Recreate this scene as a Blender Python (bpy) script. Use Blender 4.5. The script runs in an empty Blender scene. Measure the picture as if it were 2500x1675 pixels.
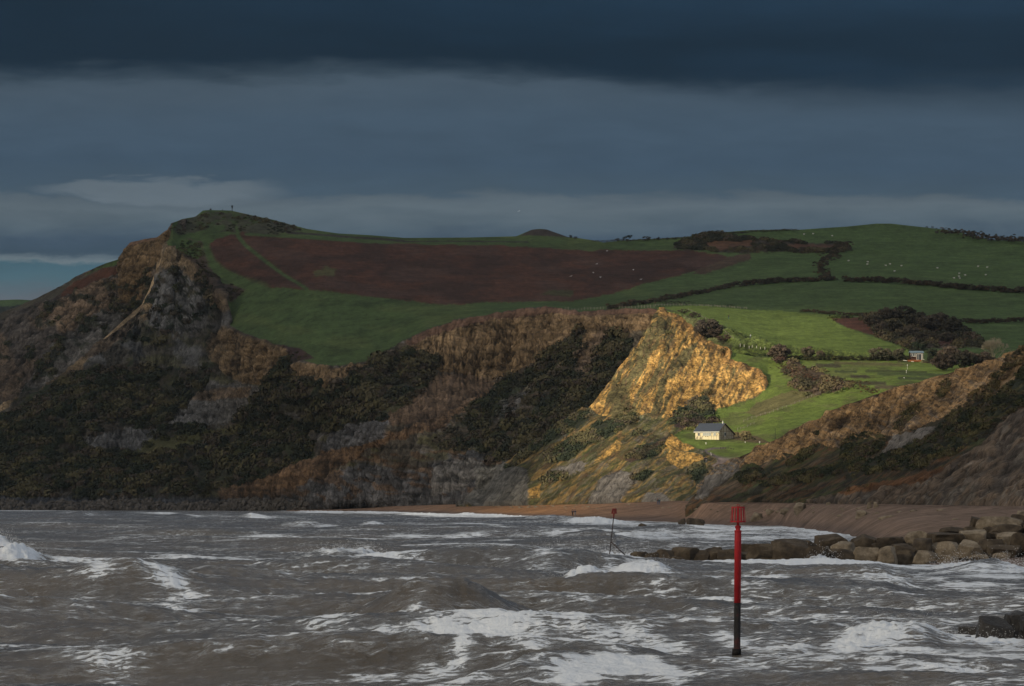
import bpy, bmesh, math, random
import numpy as np
from mathutils import Vector, Matrix
from mathutils.bvhtree import BVHTree

# ------------------------------------------------------------------ camera
F = 14700.0          # focal length in photo pixels (photo 2500 wide)
CX, HY, H = 1250.0, 1211.0, 6.0   # principal column, horizon row, eye height
S = bpy.context.scene
cam_d = bpy.data.cameras.new('camera'); cam = bpy.data.objects.new('camera', cam_d)
S.collection.objects.link(cam); S.camera = cam
cam.location = (0, 0, H); cam.rotation_euler = (math.pi/2, 0, 0)
cam_d.sensor_width = 36.0; cam_d.lens = F/2500*36.0
cam_d.shift_y = (HY-837.5)/2500.0
cam_d.clip_start = 1.0; cam_d.clip_end = 30000.0

# ------------------------------------------------------------------ light
SUN_EL = math.radians(22.0); SUN_AZ = (-0.8, -0.6)
SD = Vector((SUN_AZ[0]*math.cos(SUN_EL), SUN_AZ[1]*math.cos(SUN_EL), math.sin(SUN_EL)))
sun_d = bpy.data.lights.new('sun', 'SUN'); sun = bpy.data.objects.new('sun', sun_d)
S.collection.objects.link(sun)
sun_d.energy = 5.0; sun_d.angle = math.radians(0.55); sun_d.color = (1.0, 0.84, 0.6)
sun.rotation_euler = SD.to_track_quat('Z', 'Y').to_euler()
sun.location = (-500, -300, 400)
S.view_settings.view_transform = 'Standard'; S.view_settings.look = 'None'
S.view_settings.exposure = 0.0; S.view_settings.gamma = 1.0
S.cycles.max_bounces = 6; S.cycles.diffuse_bounces = 3; S.cycles.glossy_bounces = 3
S.cycles.transparent_max_bounces = 12

def lin(h):
    h = h.lstrip('#'); o = []
    for i in (0, 2, 4):
        c = int(h[i:i+2], 16)/255.0
        o.append(c/12.92 if c <= 0.04045 else ((c+0.055)/1.055)**2.4)
    return tuple(o)

# ------------------------------------------------------------------ node helper
class NT:
    def __init__(s, tree): s.t = tree; s.n = tree.nodes; s.l = tree.links
    def new(s, typ, **kw):
        n = s.n.new(typ)
        for k, v in kw.items(): setattr(n, k, v)
        return n
    def put(s, sock, v):
        if isinstance(v, bpy.types.NodeSocket): s.l.new(v, sock)
        elif v is not None: sock.default_value = v
    def m(s, op, a, b=None, c=None, clamp=False):
        n = s.new('ShaderNodeMath', operation=op, use_clamp=clamp)
        s.put(n.inputs[0], a); s.put(n.inputs[1], b); s.put(n.inputs[2], c)
        return n.outputs[0]
    def sstep(s, x, a, b):
        n = s.new('ShaderNodeMapRange', interpolation_type='SMOOTHSTEP')
        s.put(n.inputs[0], x); s.put(n.inputs[1], a); s.put(n.inputs[2], b)
        n.inputs[3].default_value = 0; n.inputs[4].default_value = 1
        return n.outputs[0]
    def mix(s, f, a, b, blend='MIX'):
        n = s.new('ShaderNodeMix', data_type='RGBA', blend_type=blend)
        s.put(n.inputs[0], f)
        for i, v in ((6, a), (7, b)):
            if isinstance(v, (tuple, list)) and len(v) == 3: v = tuple(v)+(1,)
            s.put(n.inputs[i], v)
        return n.outputs[2]
    def noise(s, vec, scale=1, detail=4, rough=0.55, dist=0):
        n = s.new('ShaderNodeTexNoise')
        if vec is not None: s.l.new(vec, n.inputs['Vector'])
        n.inputs['Scale'].default_value = scale; n.inputs['Detail'].default_value = detail
        n.inputs['Roughness'].default_value = rough; n.inputs['Distortion'].default_value = dist
        return n.outputs[0]
    def mapping(s, vec, scale=(1, 1, 1), rot=(0, 0, 0)):
        n = s.new('ShaderNodeMapping'); s.l.new(vec, n.inputs[0])
        n.inputs['Scale'].default_value = scale; n.inputs['Rotation'].default_value = rot
        return n.outputs[0]
    def ramp(s, f, stops, interp='LINEAR'):
        n = s.new('ShaderNodeValToRGB'); n.color_ramp.interpolation = interp
        e = n.color_ramp.elements
        while len(e) < len(stops): e.new(0.5)
        for el, (p, c) in zip(e, stops): el.position = p; el.color = tuple(c)+(1,)
        s.put(n.inputs[0], f); return n.outputs[0]

# ------------------------------------------------------------------ sky
W = bpy.data.worlds.new('World'); S.world = W; W.use_nodes = True
t = NT(W.node_tree); t.n.clear()
tc = t.new('ShaderNodeTexCoord'); sep = t.new('ShaderNodeSeparateXYZ'); t.l.new(tc.outputs['Generated'], sep.inputs[0])
X, Y, Z = sep.outputs
Ys = t.m('MAXIMUM', Y, 0.02)
U = t.m('DIVIDE', X, Ys); V = t.m('DIVIDE', Z, Ys)          # bearing and elevation (tangents)
cmb = t.new('ShaderNodeCombineXYZ'); t.put(cmb.inputs[0], t.m('MULTIPLY', U, 22.0)); t.put(cmb.inputs[1], t.m('MULTIPLY', V, 150.0))
n1 = t.noise(cmb.outputs[0], 0.55, 5, 0.55, 0.3)
cmb2 = t.new('ShaderNodeCombineXYZ'); t.put(cmb2.inputs[0], t.m('MULTIPLY', U, 110.0)); t.put(cmb2.inputs[1], t.m('MULTIPLY', V, 480.0)); cmb2.inputs[2].default_value = 4.0
n2 = t.noise(cmb2.outputs[0], 0.6, 5, 0.6, 0.4)
def vv(py): return (HY-py)/F
TOP = vv(-60)
wob = t.m('ADD', t.m('MULTIPLY', t.m('SUBTRACT', n1, 0.5), 0.0058), t.m('MULTIPLY', t.m('SUBTRACT', n2, 0.5), 0.0052))
Vw = t.m('ADD', V, wob)
def tt(py): return max(0, min(1, vv(py)/TOP))
low = t.ramp(t.m('DIVIDE', Vw, TOP, clamp=True), [
    (tt(760), lin('#625f64')), (tt(715), lin('#55606a')), (tt(672), lin('#466471')), (tt(643), lin('#3f5f6e')),
    (tt(636), lin('#66757d')), (tt(628), lin('#596974')), (tt(619), lin('#374b5c')), (tt(590), lin('#3d5062')),
    (tt(545), lin('#50606c')), (tt(505), lin('#5a6872')), (tt(487), lin('#52606b')), (tt(474), lin('#415464')),
    (tt(400), lin('#3c5063')), (tt(300), lin('#405365')), (tt(215), lin('#435362')), (tt(190), lin('#3a4a58'))])
# long pale cloud lens above the headland
lu = t.m('DIVIDE', t.m('SUBTRACT', U, (390-CX)/F), 320/F)
lv = t.m('DIVIDE', t.m('SUBTRACT', Vw, vv(466)), t.m('MULTIPLY', t.m('ADD', 1.2, t.m('MULTIPLY', lu, 0.5)), 22/F))
ll = t.m('ADD', t.m('MULTIPLY', lu, lu), t.m('MULTIPLY', lv, lv))
lens = t.m('MULTIPLY', t.sstep(ll, 1.25, 0.25), 0.85)
low = t.mix(lens, low, lin('#63707a'))
# heavy dark cloud base across the top
edge = t.m('ADD', vv(186), t.m('MULTIPLY', t.sstep(U, -0.035, 0.075), -0.0044))
soft = t.m('ADD', 0.0022, t.m('MULTIPLY', t.sstep(U, 0.0, 0.08), 0.0035))
dk = t.m('DIVIDE', t.m('SUBTRACT', t.m('ADD', V, t.m('MULTIPLY', wob, 1.25)), edge), soft)
dark = t.sstep(dk, -0.9, 1.3)
shade = t.m('ADD', t.m('MULTIPLY', t.sstep(V, vv(110), vv(-30)), 0.45), t.m('MULTIPLY', t.sstep(n1, 0.45, 0.8), 0.42))
shade = t.m('MULTIPLY', shade, t.sstep(U, -0.09, 0.05))
dcol = t.mix(shade, lin('#0f2537'), lin('#233d55'))
vis = t.mix(dark, low, dcol)
n3 = t.noise(t.mapping(cmb.outputs[0], (1.6, 1.0, 1)), 1.3, 6, 0.6, 0.8)
fine = t.m('ADD', 0.74, t.m('ADD', t.m('MULTIPLY', n2, 0.24), t.m('MULTIPLY', n3, 0.28)))
vis = t.mix(1.0, vis, fine, 'MULTIPLY')
# the rest of the overcast: brighter overhead and behind the viewer
over = t.mix(t.sstep(Y, 0.5, -0.6), (0.22, 0.28, 0.37), (0.47, 0.50, 0.55))
patch = t.noise(tc.outputs['Generated'], 3.0, 4, 0.5)
over = t.mix(1.0, over, t.m('ADD', 0.55, t.m('MULTIPLY', patch, 0.9)), 'MULTIPLY')
el = t.sstep(Z, 0.10, 0.42)
behind = t.sstep(Y, 0.75, 0.2)
clouds = t.mix(t.m('MAXIMUM', el, behind), vis, over)
sky = t.new('ShaderNodeTexSky', sky_type='NISHITA'); sky.sun_disc = False
sky.sun_elevation = SUN_EL; sky.sun_rotation = math.atan2(SD.x, SD.y)
bgs = 0.1
scaled = t.mix(1.0, clouds, (1/bgs,)*3, 'MULTIPLY')
final = t.mix(0.985, sky.outputs[0], scaled)
bg = t.new('ShaderNodeBackground'); bg.inputs[1].default_value = bgs; t.l.new(final, bg.inputs[0])
wo = t.new('ShaderNodeOutputWorld'); t.l.new(bg.outputs[0], wo.inputs[0])

# ------------------------------------------------------------------ maths helpers
def at(px, py, D):
    return Vector(((px-CX)/F*D, D, H+(HY-py)/F*D))
def hsh(xi, yi, zi, seed):
    M = np.uint32
    h = (xi.astype(np.int64)*374761393 + yi.astype(np.int64)*668265263 + zi.astype(np.int64)*1274126177 + seed*1013904223) & 0xffffffff
    h = h.astype(np.uint64); h = ((h ^ (h >> np.uint64(13)))*np.uint64(1274126177)) & np.uint64(0xffffffff)
    h = h ^ (h >> np.uint64(16))
    return (h & np.uint64(0xffff)).astype(np.float32)/65535.0
def vnoise(x, y, z=0.0, seed=0):
    x = np.asarray(x, np.float32); y = np.asarray(y, np.float32)+0*x; z = np.asarray(z, np.float32)+0*x
    xi, yi, zi = np.floor(x), np.floor(y), np.floor(z)
    fx, fy, fz = x-xi, y-yi, z-zi
    fx = fx*fx*(3-2*fx); fy = fy*fy*(3-2*fy); fz = fz*fz*(3-2*fz)
    r = 0
    for a in (0, 1):
        wa = fx if a else 1-fx
        for b in (0, 1):
            wb = fy if b else 1-fy
            for c in (0, 1):
                wc = fz if c else 1-fz
                r = r+wa*wb*wc*hsh(xi+a, yi+b, zi+c, seed)
    return r
def fbm(x, y, z=0.0, o=4, seed=0, g=0.5):
    r = 0; a = 1.0; s = 0
    for i in range(o):
        k = 2.03**i
        r = r+a*vnoise(x*k, y*k, np.asarray(z)*k, seed+i*7); s += a; a *= g
    return r/s
def sst(x, a, b):
    u = np.clip((x-a)/(b-a), 0, 1); return u*u*(3-2*u)
def gsm(A, sig, axis):
    if sig <= 0: return A
    r = int(sig*3)+1; k = np.exp(-0.5*(np.arange(-r, r+1)/sig)**2); k /= k.sum()
    A = np.moveaxis(A, axis, 0); n = A.shape[0]
    idx = np.arange(-r, n+r)
    B = A[np.clip(idx, 0, n-1)].astype(np.float64)
    # linear extrapolation keeps slopes at the ends
    c = np.zeros((n,)+A.shape[1:])
    for i, w in enumerate(k): c += w*B[i:i+n]
    return np.moveaxis(c, 0, axis)
def inpoly(x, y, poly):
    poly = np.asarray(poly, float); out = np.zeros(x.shape, bool)
    bb = (x >= poly[:, 0].min()) & (x <= poly[:, 0].max()) & (y >= poly[:, 1].min()) & (y <= poly[:, 1].max())
    if not bb.any(): return out
    xs, ys = x[bb], y[bb]; r = np.zeros(xs.shape, bool)
    for (x0, y0), (x1, y1) in zip(poly, np.roll(poly, -1, 0)):
        if y0 == y1: continue
        c = (y0 > ys) != (y1 > ys)
        r ^= c & (xs < (x1-x0)*(ys-y0)/(y1-y0)+x0)
    out[bb] = r; return out
def nearline(x, y, pl, w):
    """0..1 closeness to a polyline, half width w (scalar or per point)"""
    best = np.full(x.shape, 1e9); W_ = w if hasattr(w, '__len__') else [w]*len(pl)
    for i in range(len(pl)-1):
        (x0, y0), (x1, y1) = pl[i], pl[i+1]
        dx, dy = x1-x0, y1-y0; L = dx*dx+dy*dy
        u = np.clip(((x-x0)*dx+(y-y0)*dy)/L, 0, 1)
        ww = W_[i]+(W_[i+1]-W_[i])*u
        best = np.minimum(best, np.hypot(x-x0-u*dx, y-y0-u*dy)/ww)
    return np.clip(1.5-best, 0, 1)

def link(o, parent=None):
    S.collection.objects.link(o)
    if parent: o.parent = parent
    return o
def tag(o, label=None, cat=None, group=None, kind=None):
    if label: o['label'] = label
    if cat: o['category'] = cat
    if group: o['group'] = group
    if kind: o['kind'] = kind
    return o
def mesh_np(name, co, quads, mat, smooth=True, cols=None, attrs=None, tris=None):
    me = bpy.data.meshes.new(name)
    n = len(co); faces = quads if quads is not None else tris
    k = faces.shape[1]; m = len(faces)
    me.vertices.add(n); me.vertices.foreach_set('co', np.ascontiguousarray(co, np.float32).ravel())
    me.loops.add(m*k); me.loops.foreach_set('vertex_index', np.ascontiguousarray(faces, np.int32).ravel())
    me.polygons.add(m); me.polygons.foreach_set('loop_start', np.arange(0, m*k, k, dtype=np.int32))
    me.polygons.foreach_set('loop_total', np.full(m, k, np.int32))
    me.polygons.foreach_set('use_smooth', np.full(m, smooth, bool))
    if cols is not None:
        a = me.color_attributes.new('Col', 'FLOAT_COLOR', 'POINT')
        c4 = np.ones((n, 4), np.float32); c4[:, :3] = cols; a.data.foreach_set('color', c4.ravel())
    for nm, v in (attrs or {}).items():
        a = me.attributes.new(nm, 'FLOAT', 'POINT'); a.data.foreach_set('value', np.ascontiguousarray(v, np.float32))
    me.update(calc_edges=True)
    if mat: me.materials.append(mat)
    return bpy.data.objects.new(name, me)
def grid_quads(nr, nc):
    i = np.arange(nr-1)[:, None]*nc+np.arange(nc-1)[None, :]
    return np.stack([i, i+1, i+nc+1, i+nc], -1).reshape(-1, 4)

# ------------------------------------------------------------------ materials
def terrain_mat(name='ground'):
    m = bpy.data.materials.new(name); m.use_nodes = True; t = NT(m.node_tree); b = t.n['Principled BSDF']
    ca = t.new('ShaderNodeAttribute', attribute_name='Col')
    g = t.new('ShaderNodeNewGeometry'); pos = g.outputs['Position']
    a = t.noise(pos, 0.75, 5, 0.75); c = t.noise(pos, 0.13, 5, 0.7)
    f = t.m('ADD', t.m('MULTIPLY', a, 1.9), t.m('MULTIPLY', c, 1.5)); f = t.m('MAXIMUM', t.m('ADD', f, -0.72), 0.12)
    rk = t.new('ShaderNodeAttribute', attribute_name='rock').outputs['Fac']; rk = t.sstep(rk, 0.25, 0.7)
    wv = t.new('ShaderNodeVectorMath', operation='ADD'); t.l.new(pos, wv.inputs[0]); nn = t.new('ShaderNodeTexNoise'); nn.inputs['Scale'].default_value = 0.25; nn.inputs['Detail'].default_value = 4; t.l.new(pos, nn.inputs['Vector'])
    sc = t.new('ShaderNodeVectorMath', operation='SCALE'); t.l.new(nn.outputs['Color'], sc.inputs[0]); sc.inputs['Scale'].default_value = 5.0; t.l.new(sc.outputs[0], wv.inputs[1])
    vo = t.new('ShaderNodeTexVoronoi', feature='DISTANCE_TO_EDGE'); t.l.new(t.mapping(wv.outputs[0], (0.42, 0.12, 0.20), (0, 0.35, 0)), vo.inputs['Vector']); vo.inputs['Scale'].default_value = 1.0
    crack = t.sstep(vo.outputs['Distance'], 0.0, 0.11)
    str_ = t.noise(t.mapping(wv.outputs[0], (0.03, 0.015, 0.62)), 1.0, 5, 0.65); lay = t.sstep(str_, 0.36, 0.50)
    det = t.m('MULTIPLY', t.m('ADD', 0.68, t.m('MULTIPLY', crack, 0.38)), t.m('ADD', 0.76, t.m('MULTIPLY', lay, 0.30)))
    f = t.m('MULTIPLY', f, t.m('ADD', t.m('SUBTRACT', 1.0, rk), t.m('MULTIPLY', rk, det)))
    hgt = t.m('ADD', a, t.m('MULTIPLY', rk, t.m('ADD', t.m('MULTIPLY', crack, 0.5), t.m('MULTIPLY', lay, 0.3))))
    col = t.mix(1.0, ca.outputs['Color'], f, 'MULTIPLY')
    t.l.new(col, b.inputs['Base Color']); b.inputs['Roughness'].default_value = 0.95
    b.inputs['Specular IOR Level'].default_value = 0.12
    bp = t.new('ShaderNodeBump'); bp.inputs['Strength'].default_value = 0.9; bp.inputs['Distance'].default_value = 1.3
    t.l.new(hgt, bp.inputs['Height']); t.l.new(bp.outputs[0], b.inputs['Normal'])
    return m
def flat_mat(name, col, rough=0.7, var=0.25, scale=2.0, metal=0.0, bump=0.0, spec=0.3):
    m = bpy.data.materials.new(name); m.use_nodes = True; t = NT(m.node_tree); b = t.n['Principled BSDF']
    tcn = t.new('ShaderNodeTexCoord'); n = t.noise(tcn.outputs['Object'], scale, 5, 0.6)
    f = t.m('ADD', 1-var, t.m('MULTIPLY', n, 2*var))
    t.l.new(t.mix(1.0, tuple(col)+(1,), f, 'MULTIPLY'), b.inputs['Base Color'])
    b.inputs['Roughness'].default_value = rough; b.inputs['Metallic'].default_value = metal
    b.inputs['Specular IOR Level'].default_value = spec
    if bump:
        bp = t.new('ShaderNodeBump'); bp.inputs['Strength'].default_value = bump; bp.inputs['Distance'].default_value = 0.1
        t.l.new(n, bp.inputs['Height']); t.l.new(bp.outputs[0], b.inputs['Normal'])
    return m
def leaf_mat(name):
    m = bpy.data.materials.new(name); m.use_nodes = True; t = NT(m.node_tree); b = t.n['Principled BSDF']
    ca = t.new('ShaderNodeAttribute', attribute_name='Col')
    t.l.new(ca.outputs['Color'], b.inputs['Base Color']); b.inputs['Roughness'].default_value = 0.8
    b.inputs['Specular IOR Level'].default_value = 0.15
    return m
M_GROUND = terrain_mat(); M_LEAF = leaf_mat('foliage')

# ------------------------------------------------------------------ loft: a land surface strung between feature lines
NZ = {}
def brush(px, py, ang, along, across, seed, o=5, g=0.62):
    """noise drawn out along a direction ang degrees above the horizontal (photo right/up)"""
    a = math.radians(ang); u = px*math.cos(a)-py*math.sin(a); v = px*math.sin(a)+py*math.cos(a)
    w = 1.2*(fbm(px/60, py/60, 0, 2, seed+50)-0.5)
    return fbm(u/along, v/across+w, 0, o, seed, g)
class Loft:
    def __init__(s, name, x0, x1, step, curves, rows, sig=(14, 3), skirt=(120, -45)):
        s.name = name; nc = int((x1-x0)/step)+1
        px = np.linspace(x0, x1, nc); PY = []; DD = []
        for k, c in enumerate(curves):
            c = np.array(sorted(c), float)
            PY.append(gsm(np.interp(px, c[:, 0], c[:, 1]), sig[1] if k == 0 else sig[1]*2, 0)); DD.append(gsm(np.interp(px, c[:, 0], c[:, 2]), sig[0], 0))
        py = []; dd = []; sec = []
        for k in range(len(curves)-1):
            for j in range(rows[k]):
                u = j/rows[k]; py.append(PY[k]*(1-u)+PY[k+1]*u); dd.append(DD[k]*(1-u)+DD[k+1]*u); sec.append(k+u)
        py.append(PY[-1]); dd.append(DD[-1]); sec.append(len(curves)-1.0)
        s.py = np.array(py); s.D = np.array(dd); s.px = np.broadcast_to(px, s.py.shape).copy()
        s.sec = np.broadcast_to(np.array(sec)[:, None], s.py.shape).copy(); s.skirt = skirt
        s.D = gsm(s.D, 3, 0); s.gs = 1.0; s.gw = 9.0; s.gr = 3.0; s.ta = 1.0; s.gb = 1.0
        s.world()
    def world(s):
        s.x = (s.px-CX)/F*s.D; s.y = s.D.copy(); s.z = H+(HY-s.py)/F*s.D
        s.col = np.zeros(s.px.shape+(3,)); s.gul = np.zeros(s.px.shape); s.lump = np.zeros(s.px.shape)
    def paint(s, poly, col, gul=None, lump=None, warp=5, f=1.0, seed=1, mask=None, var=0.0):
        if mask is None:
            if s.name not in NZ: NZ[s.name] = [fbm(s.px/24+i*9, s.py/13, i*7, 5, i, 0.62)-0.5 for i in range(4)]+[fbm(s.px/4.5+i*9, s.py/3.2, i*7, 2, i+20, 0.6)-0.5 for i in range(3)]
            nz = NZ[s.name]; a_, b_ = nz[seed % 4], nz[(seed+1) % 4]; mask = 0
            for k_ in range(3):
                mask = mask+inpoly(s.px+warp*3.6*a_+warp*1.1*nz[4+k_]+(k_-1)*warp*.35, s.py+warp*2.6*b_+warp*1.0*nz[4+(k_+1) % 3], poly)/3.0
        mask = mask*f; c = np.array(col)
        if var: 
            v = 1+var*2*(fbm(s.px/9, s.py/6, 0, 3, seed+9)-0.5); c = c*v[..., None]
        s.col = s.col*(1-mask[..., None])+c*mask[..., None]
        if gul is not None: s.gul = s.gul*(1-mask)+gul*mask
        if lump is not None: s.lump = s.lump*(1-mask)+lump*mask
    def displace(s, gdir=(1.0, 0.25), seed=0):
        P = np.stack([s.x, s.y, s.z], -1)
        du = np.gradient(P, axis=1); dv = np.gradient(P, axis=0)
        N = np.cross(dv, du); N /= (np.linalg.norm(N, axis=-1, keepdims=True)+1e-9)
        N[N[..., 1] > 0] *= 1
        sgn = np.where(N[..., 1:2] > 0, -1, 1); N = N*sgn
        gul = gsm(gsm(s.gul, 2.5, 0), 2.5, 1); lump = gsm(gsm(s.lump, 1.5, 0), 1.5, 1)
        # gullies run down the face: fine across, long along the fall line (gdir: shear of x per metre of height)
        q = s.x*gdir[0]-s.z*gdir[1]+s.y*0.08
        wq = q+6*(fbm(s.x/25, s.z/25, s.y/60, 3, seed+11)-0.5)
        g = 1-np.abs(2*fbm(wq/s.gw, s.z/60, s.y/80, 4, seed+21, 0.6)-1)*1.8
        g2 = fbm(wq/2.4, s.z/16, s.y/20, 3, seed+31)-0.5
        g3 = fbm(wq/0.9, s.z/1.8, s.y/9, 3, seed+35, .6)-0.5; crk = np.clip(1-np.abs(fbm(wq/3.2, s.z/9, s.y/30, 4, seed+37, .6)-0.5)*14, 0, 1); lay = fbm(wq/30, s.z/1.3, s.y/60, 3, seed+39, .6)-0.5
        blk = fbm(s.x/4, s.y/8, s.z/3, 3, seed+41)-0.5
        l = 1-np.abs(2*fbm(s.x/5.5, s.y/6.5, s.z/4.5, 2, seed+51)-1)*1.7; l2 = fbm(s.x/1.7, s.y/2.5, s.z/1.6, 2, seed+61)-0.5
        big = fbm(s.x/40, s.y/60, s.z/40, 3, seed+71)-0.5
        amp = s.gs*gul*(g*s.gr+g2*2.6+s.gb*(blk*1.3+g3*2.0-crk*0.9+lay*0.7))+s.gs*lump*(l*1.5+l2*1.2+big*4)
        fade = np.minimum(1, np.arange(s.px.shape[0])/6.0)[:, None]*np.minimum(1, (0.3+np.arange(s.px.shape[0])[::-1]/22.0))[:, None]
        # tone: streaks of wash, strata and grain that belong to the ground itself
        rocky = np.clip(gul*1.6, 0, 1)[..., None]; tn = 1+rocky*(s.ta*(1.2*g2+1.5*g3+1.3*lay-0.40*crk+1.1*(fbm(wq/5, s.z/30, 3, 4, seed+81)-0.5)+0.8*(fbm(s.x/7, s.y/14, s.z/5, 4, seed+91)-0.5)))[..., None]
        tn = tn+(1-rocky)*(0.7*(fbm(s.x/9, s.y/16, s.z/6, 4, seed+95)-0.5)+0.6*(fbm(s.x/1.6, s.y/5, s.z/1.6, 3, seed+97)-0.5))[..., None]; s.col = np.clip(s.col*np.maximum(tn, .22), 0.004, 1)
        P = P+N*(amp*(0.25+0.75*fade))[..., None]
        s.P = P; s.gn = g; return s
    def build(s, mat=None, label=None, kind='structure', floor=None):
        P = s.P; nr, nc = P.shape[:2]
        back = P[0:1].copy(); back[..., 1] += s.skirt[0]; back[..., 2] += s.skirt[1]
        mid = P[0:1].copy(); mid[..., 1] += s.skirt[0]*0.3; mid[..., 2] += s.skirt[1]*0.12
        A = np.concatenate([back, mid, P], 0); C = np.concatenate([s.col[0:1], s.col[0:1], s.col], 0)
        o = mesh_np(s.name, A.reshape(-1, 3), grid_quads(nr+2, nc), mat or M_GROUND, cols=C.reshape(-1, 3), attrs={'rock': np.concatenate([s.gul[0:1], s.gul[0:1], s.gul], 0).ravel()})
        s.obj = link(o); tag(o, label=label, kind=kind); return o
    def near(s, px, py):
        """surface point seen at a photo position"""
        j = int(np.clip(np.searchsorted(s.px[0], px), 1, s.px.shape[1]-1))
        i = int(np.argmin(np.abs(s.py[:, j]-py))); return i, j
# ================================================================== LAND
GR = np.array((0.064, 0.098, 0.032)); GR2 = np.array((0.092, 0.118, 0.038)); GR_LIT = np.array((0.145, 0.200, 0.044))  # the last is the same turf with sunlight put into its colour
BR = np.array((0.082, 0.036, 0.022)); SA = np.array((0.30, 0.205, 0.115)); SAD = np.array((0.17, 0.12, 0.08))
SA_LIT = np.array((0.76, 0.455, 0.135))  # sandstone again, its colour brightened for the sunlit face
CL = np.array((0.135, 0.125, 0.115)); CLD = np.array((0.085, 0.083, 0.085)); CLL = np.array((0.17, 0.16, 0.14))
SC = np.array((0.028, 0.032, 0.021)); SCB = np.array((0.045, 0.037, 0.028)); OR = np.array((0.145, 0.09, 0.052))
OL = np.array((0.125, 0.115, 0.048)); RU = np.array((0.15, 0.085, 0.045))

# ---- far hill at the left edge
far = Loft('far_hill', -200, 330, 3, [
    [(-200, 740, 4700), (0, 733, 4700), (40, 731, 4700), (80, 733, 4650), (330, 770, 4600)],
    [(-200, 760, 4400), (330, 800, 4400)], [(-200, 860, 3900), (330, 900, 3900)]], [14, 14])
far.col[:] = GR
far.paint([(-200, 752), (30, 752), (90, 742), (90, 900), (-200, 900)], SC, lump=1.5, warp=2)
far.displace().build()

# ---- seaward cliff behind the ridge (left)
wc = Loft('sea_cliff', -200, 455, 1.6, [
    [(-200, 860, 3150), (-80, 805, 3140), (0, 766, 3130), (80, 733, 3110), (150, 699, 3090), (210, 664, 3075), (255, 645, 3065), (298, 630, 3050),
     (300, 618, 2960), (309, 603, 2958), (319, 592, 2955), (354, 584, 2945), (384, 580, 2940), (399, 568, 2935), (417, 557, 2930), (418, 546, 2925), (455, 535, 2925)],
    [(-200, 900, 3120), (0, 800, 3100), (150, 730, 3060), (298, 690, 3030), (301, 690, 2940), (417, 640, 2900), (455, 620, 2900)],
    [(-200, 1050, 3020), (0, 930, 3000), (150, 860, 2960), (300, 800, 2925), (455, 760, 2880)],
    [(-200, 1250, 2820), (455, 1250, 2700)]], [40, 70, 110], sig=(4, 0.6))
wc.col[:] = (0.078, 0.066, 0.057); wc.gul[:] = 0.8
v = fbm(wc.px/60-wc.py/140, wc.py/60, 0, 4, 5); wc.paint(None, SAD*0.8, mask=sst(v, 0.5, 0.7)*0.7)
wc.paint([(-200, 880), (0, 768), (80, 734), (298, 632), (298, 640), (220, 690), (90, 745), (0, 780), (-200, 890)], (0.07, 0.062, 0.045), gul=0.1)
wc.paint([(200, 676), (255, 646), (298, 629), (298, 645), (250, 655)], GR, gul=0.0, warp=1)
wc.paint([(165, 702), (255, 655), (300, 648), (297, 668), (240, 690), (180, 720), (130, 735)], BR, gul=0.2)
wc.paint([(296, 622), (309, 600), (322, 590), (384, 580), (420, 560), (430, 610), (395, 640), (372, 700), (345, 748), (300, 740), (292, 690)], SA*0.50, gul=1.1, warp=3)
wc.paint([(150, 735), (215, 705), (292, 680), (292, 740), (230, 800), (160, 820), (130, 780)], SAD, gul=1.0, warp=7)
wc.paint([(300, 592), (319, 588), (384, 576), (420, 548), (420, 566), (385, 590), (322, 602), (302, 618)], (0.19, 0.115, 0.075), gul=.3, warp=2)
wc.paint([(30, 990), (130, 850), (260, 760), (330, 760), (200, 900), (90, 1010)], CL*0.8, warp=9)
v = fbm(wc.px/26, wc.py/16, 2, 4, 8); wc.paint(None, SC*1.1, lump=0.8, mask=sst(v, 0.58, 0.66)*(wc.sec > 0.9)*0.8)
wc.displace((1, 0.7)).build()

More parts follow.
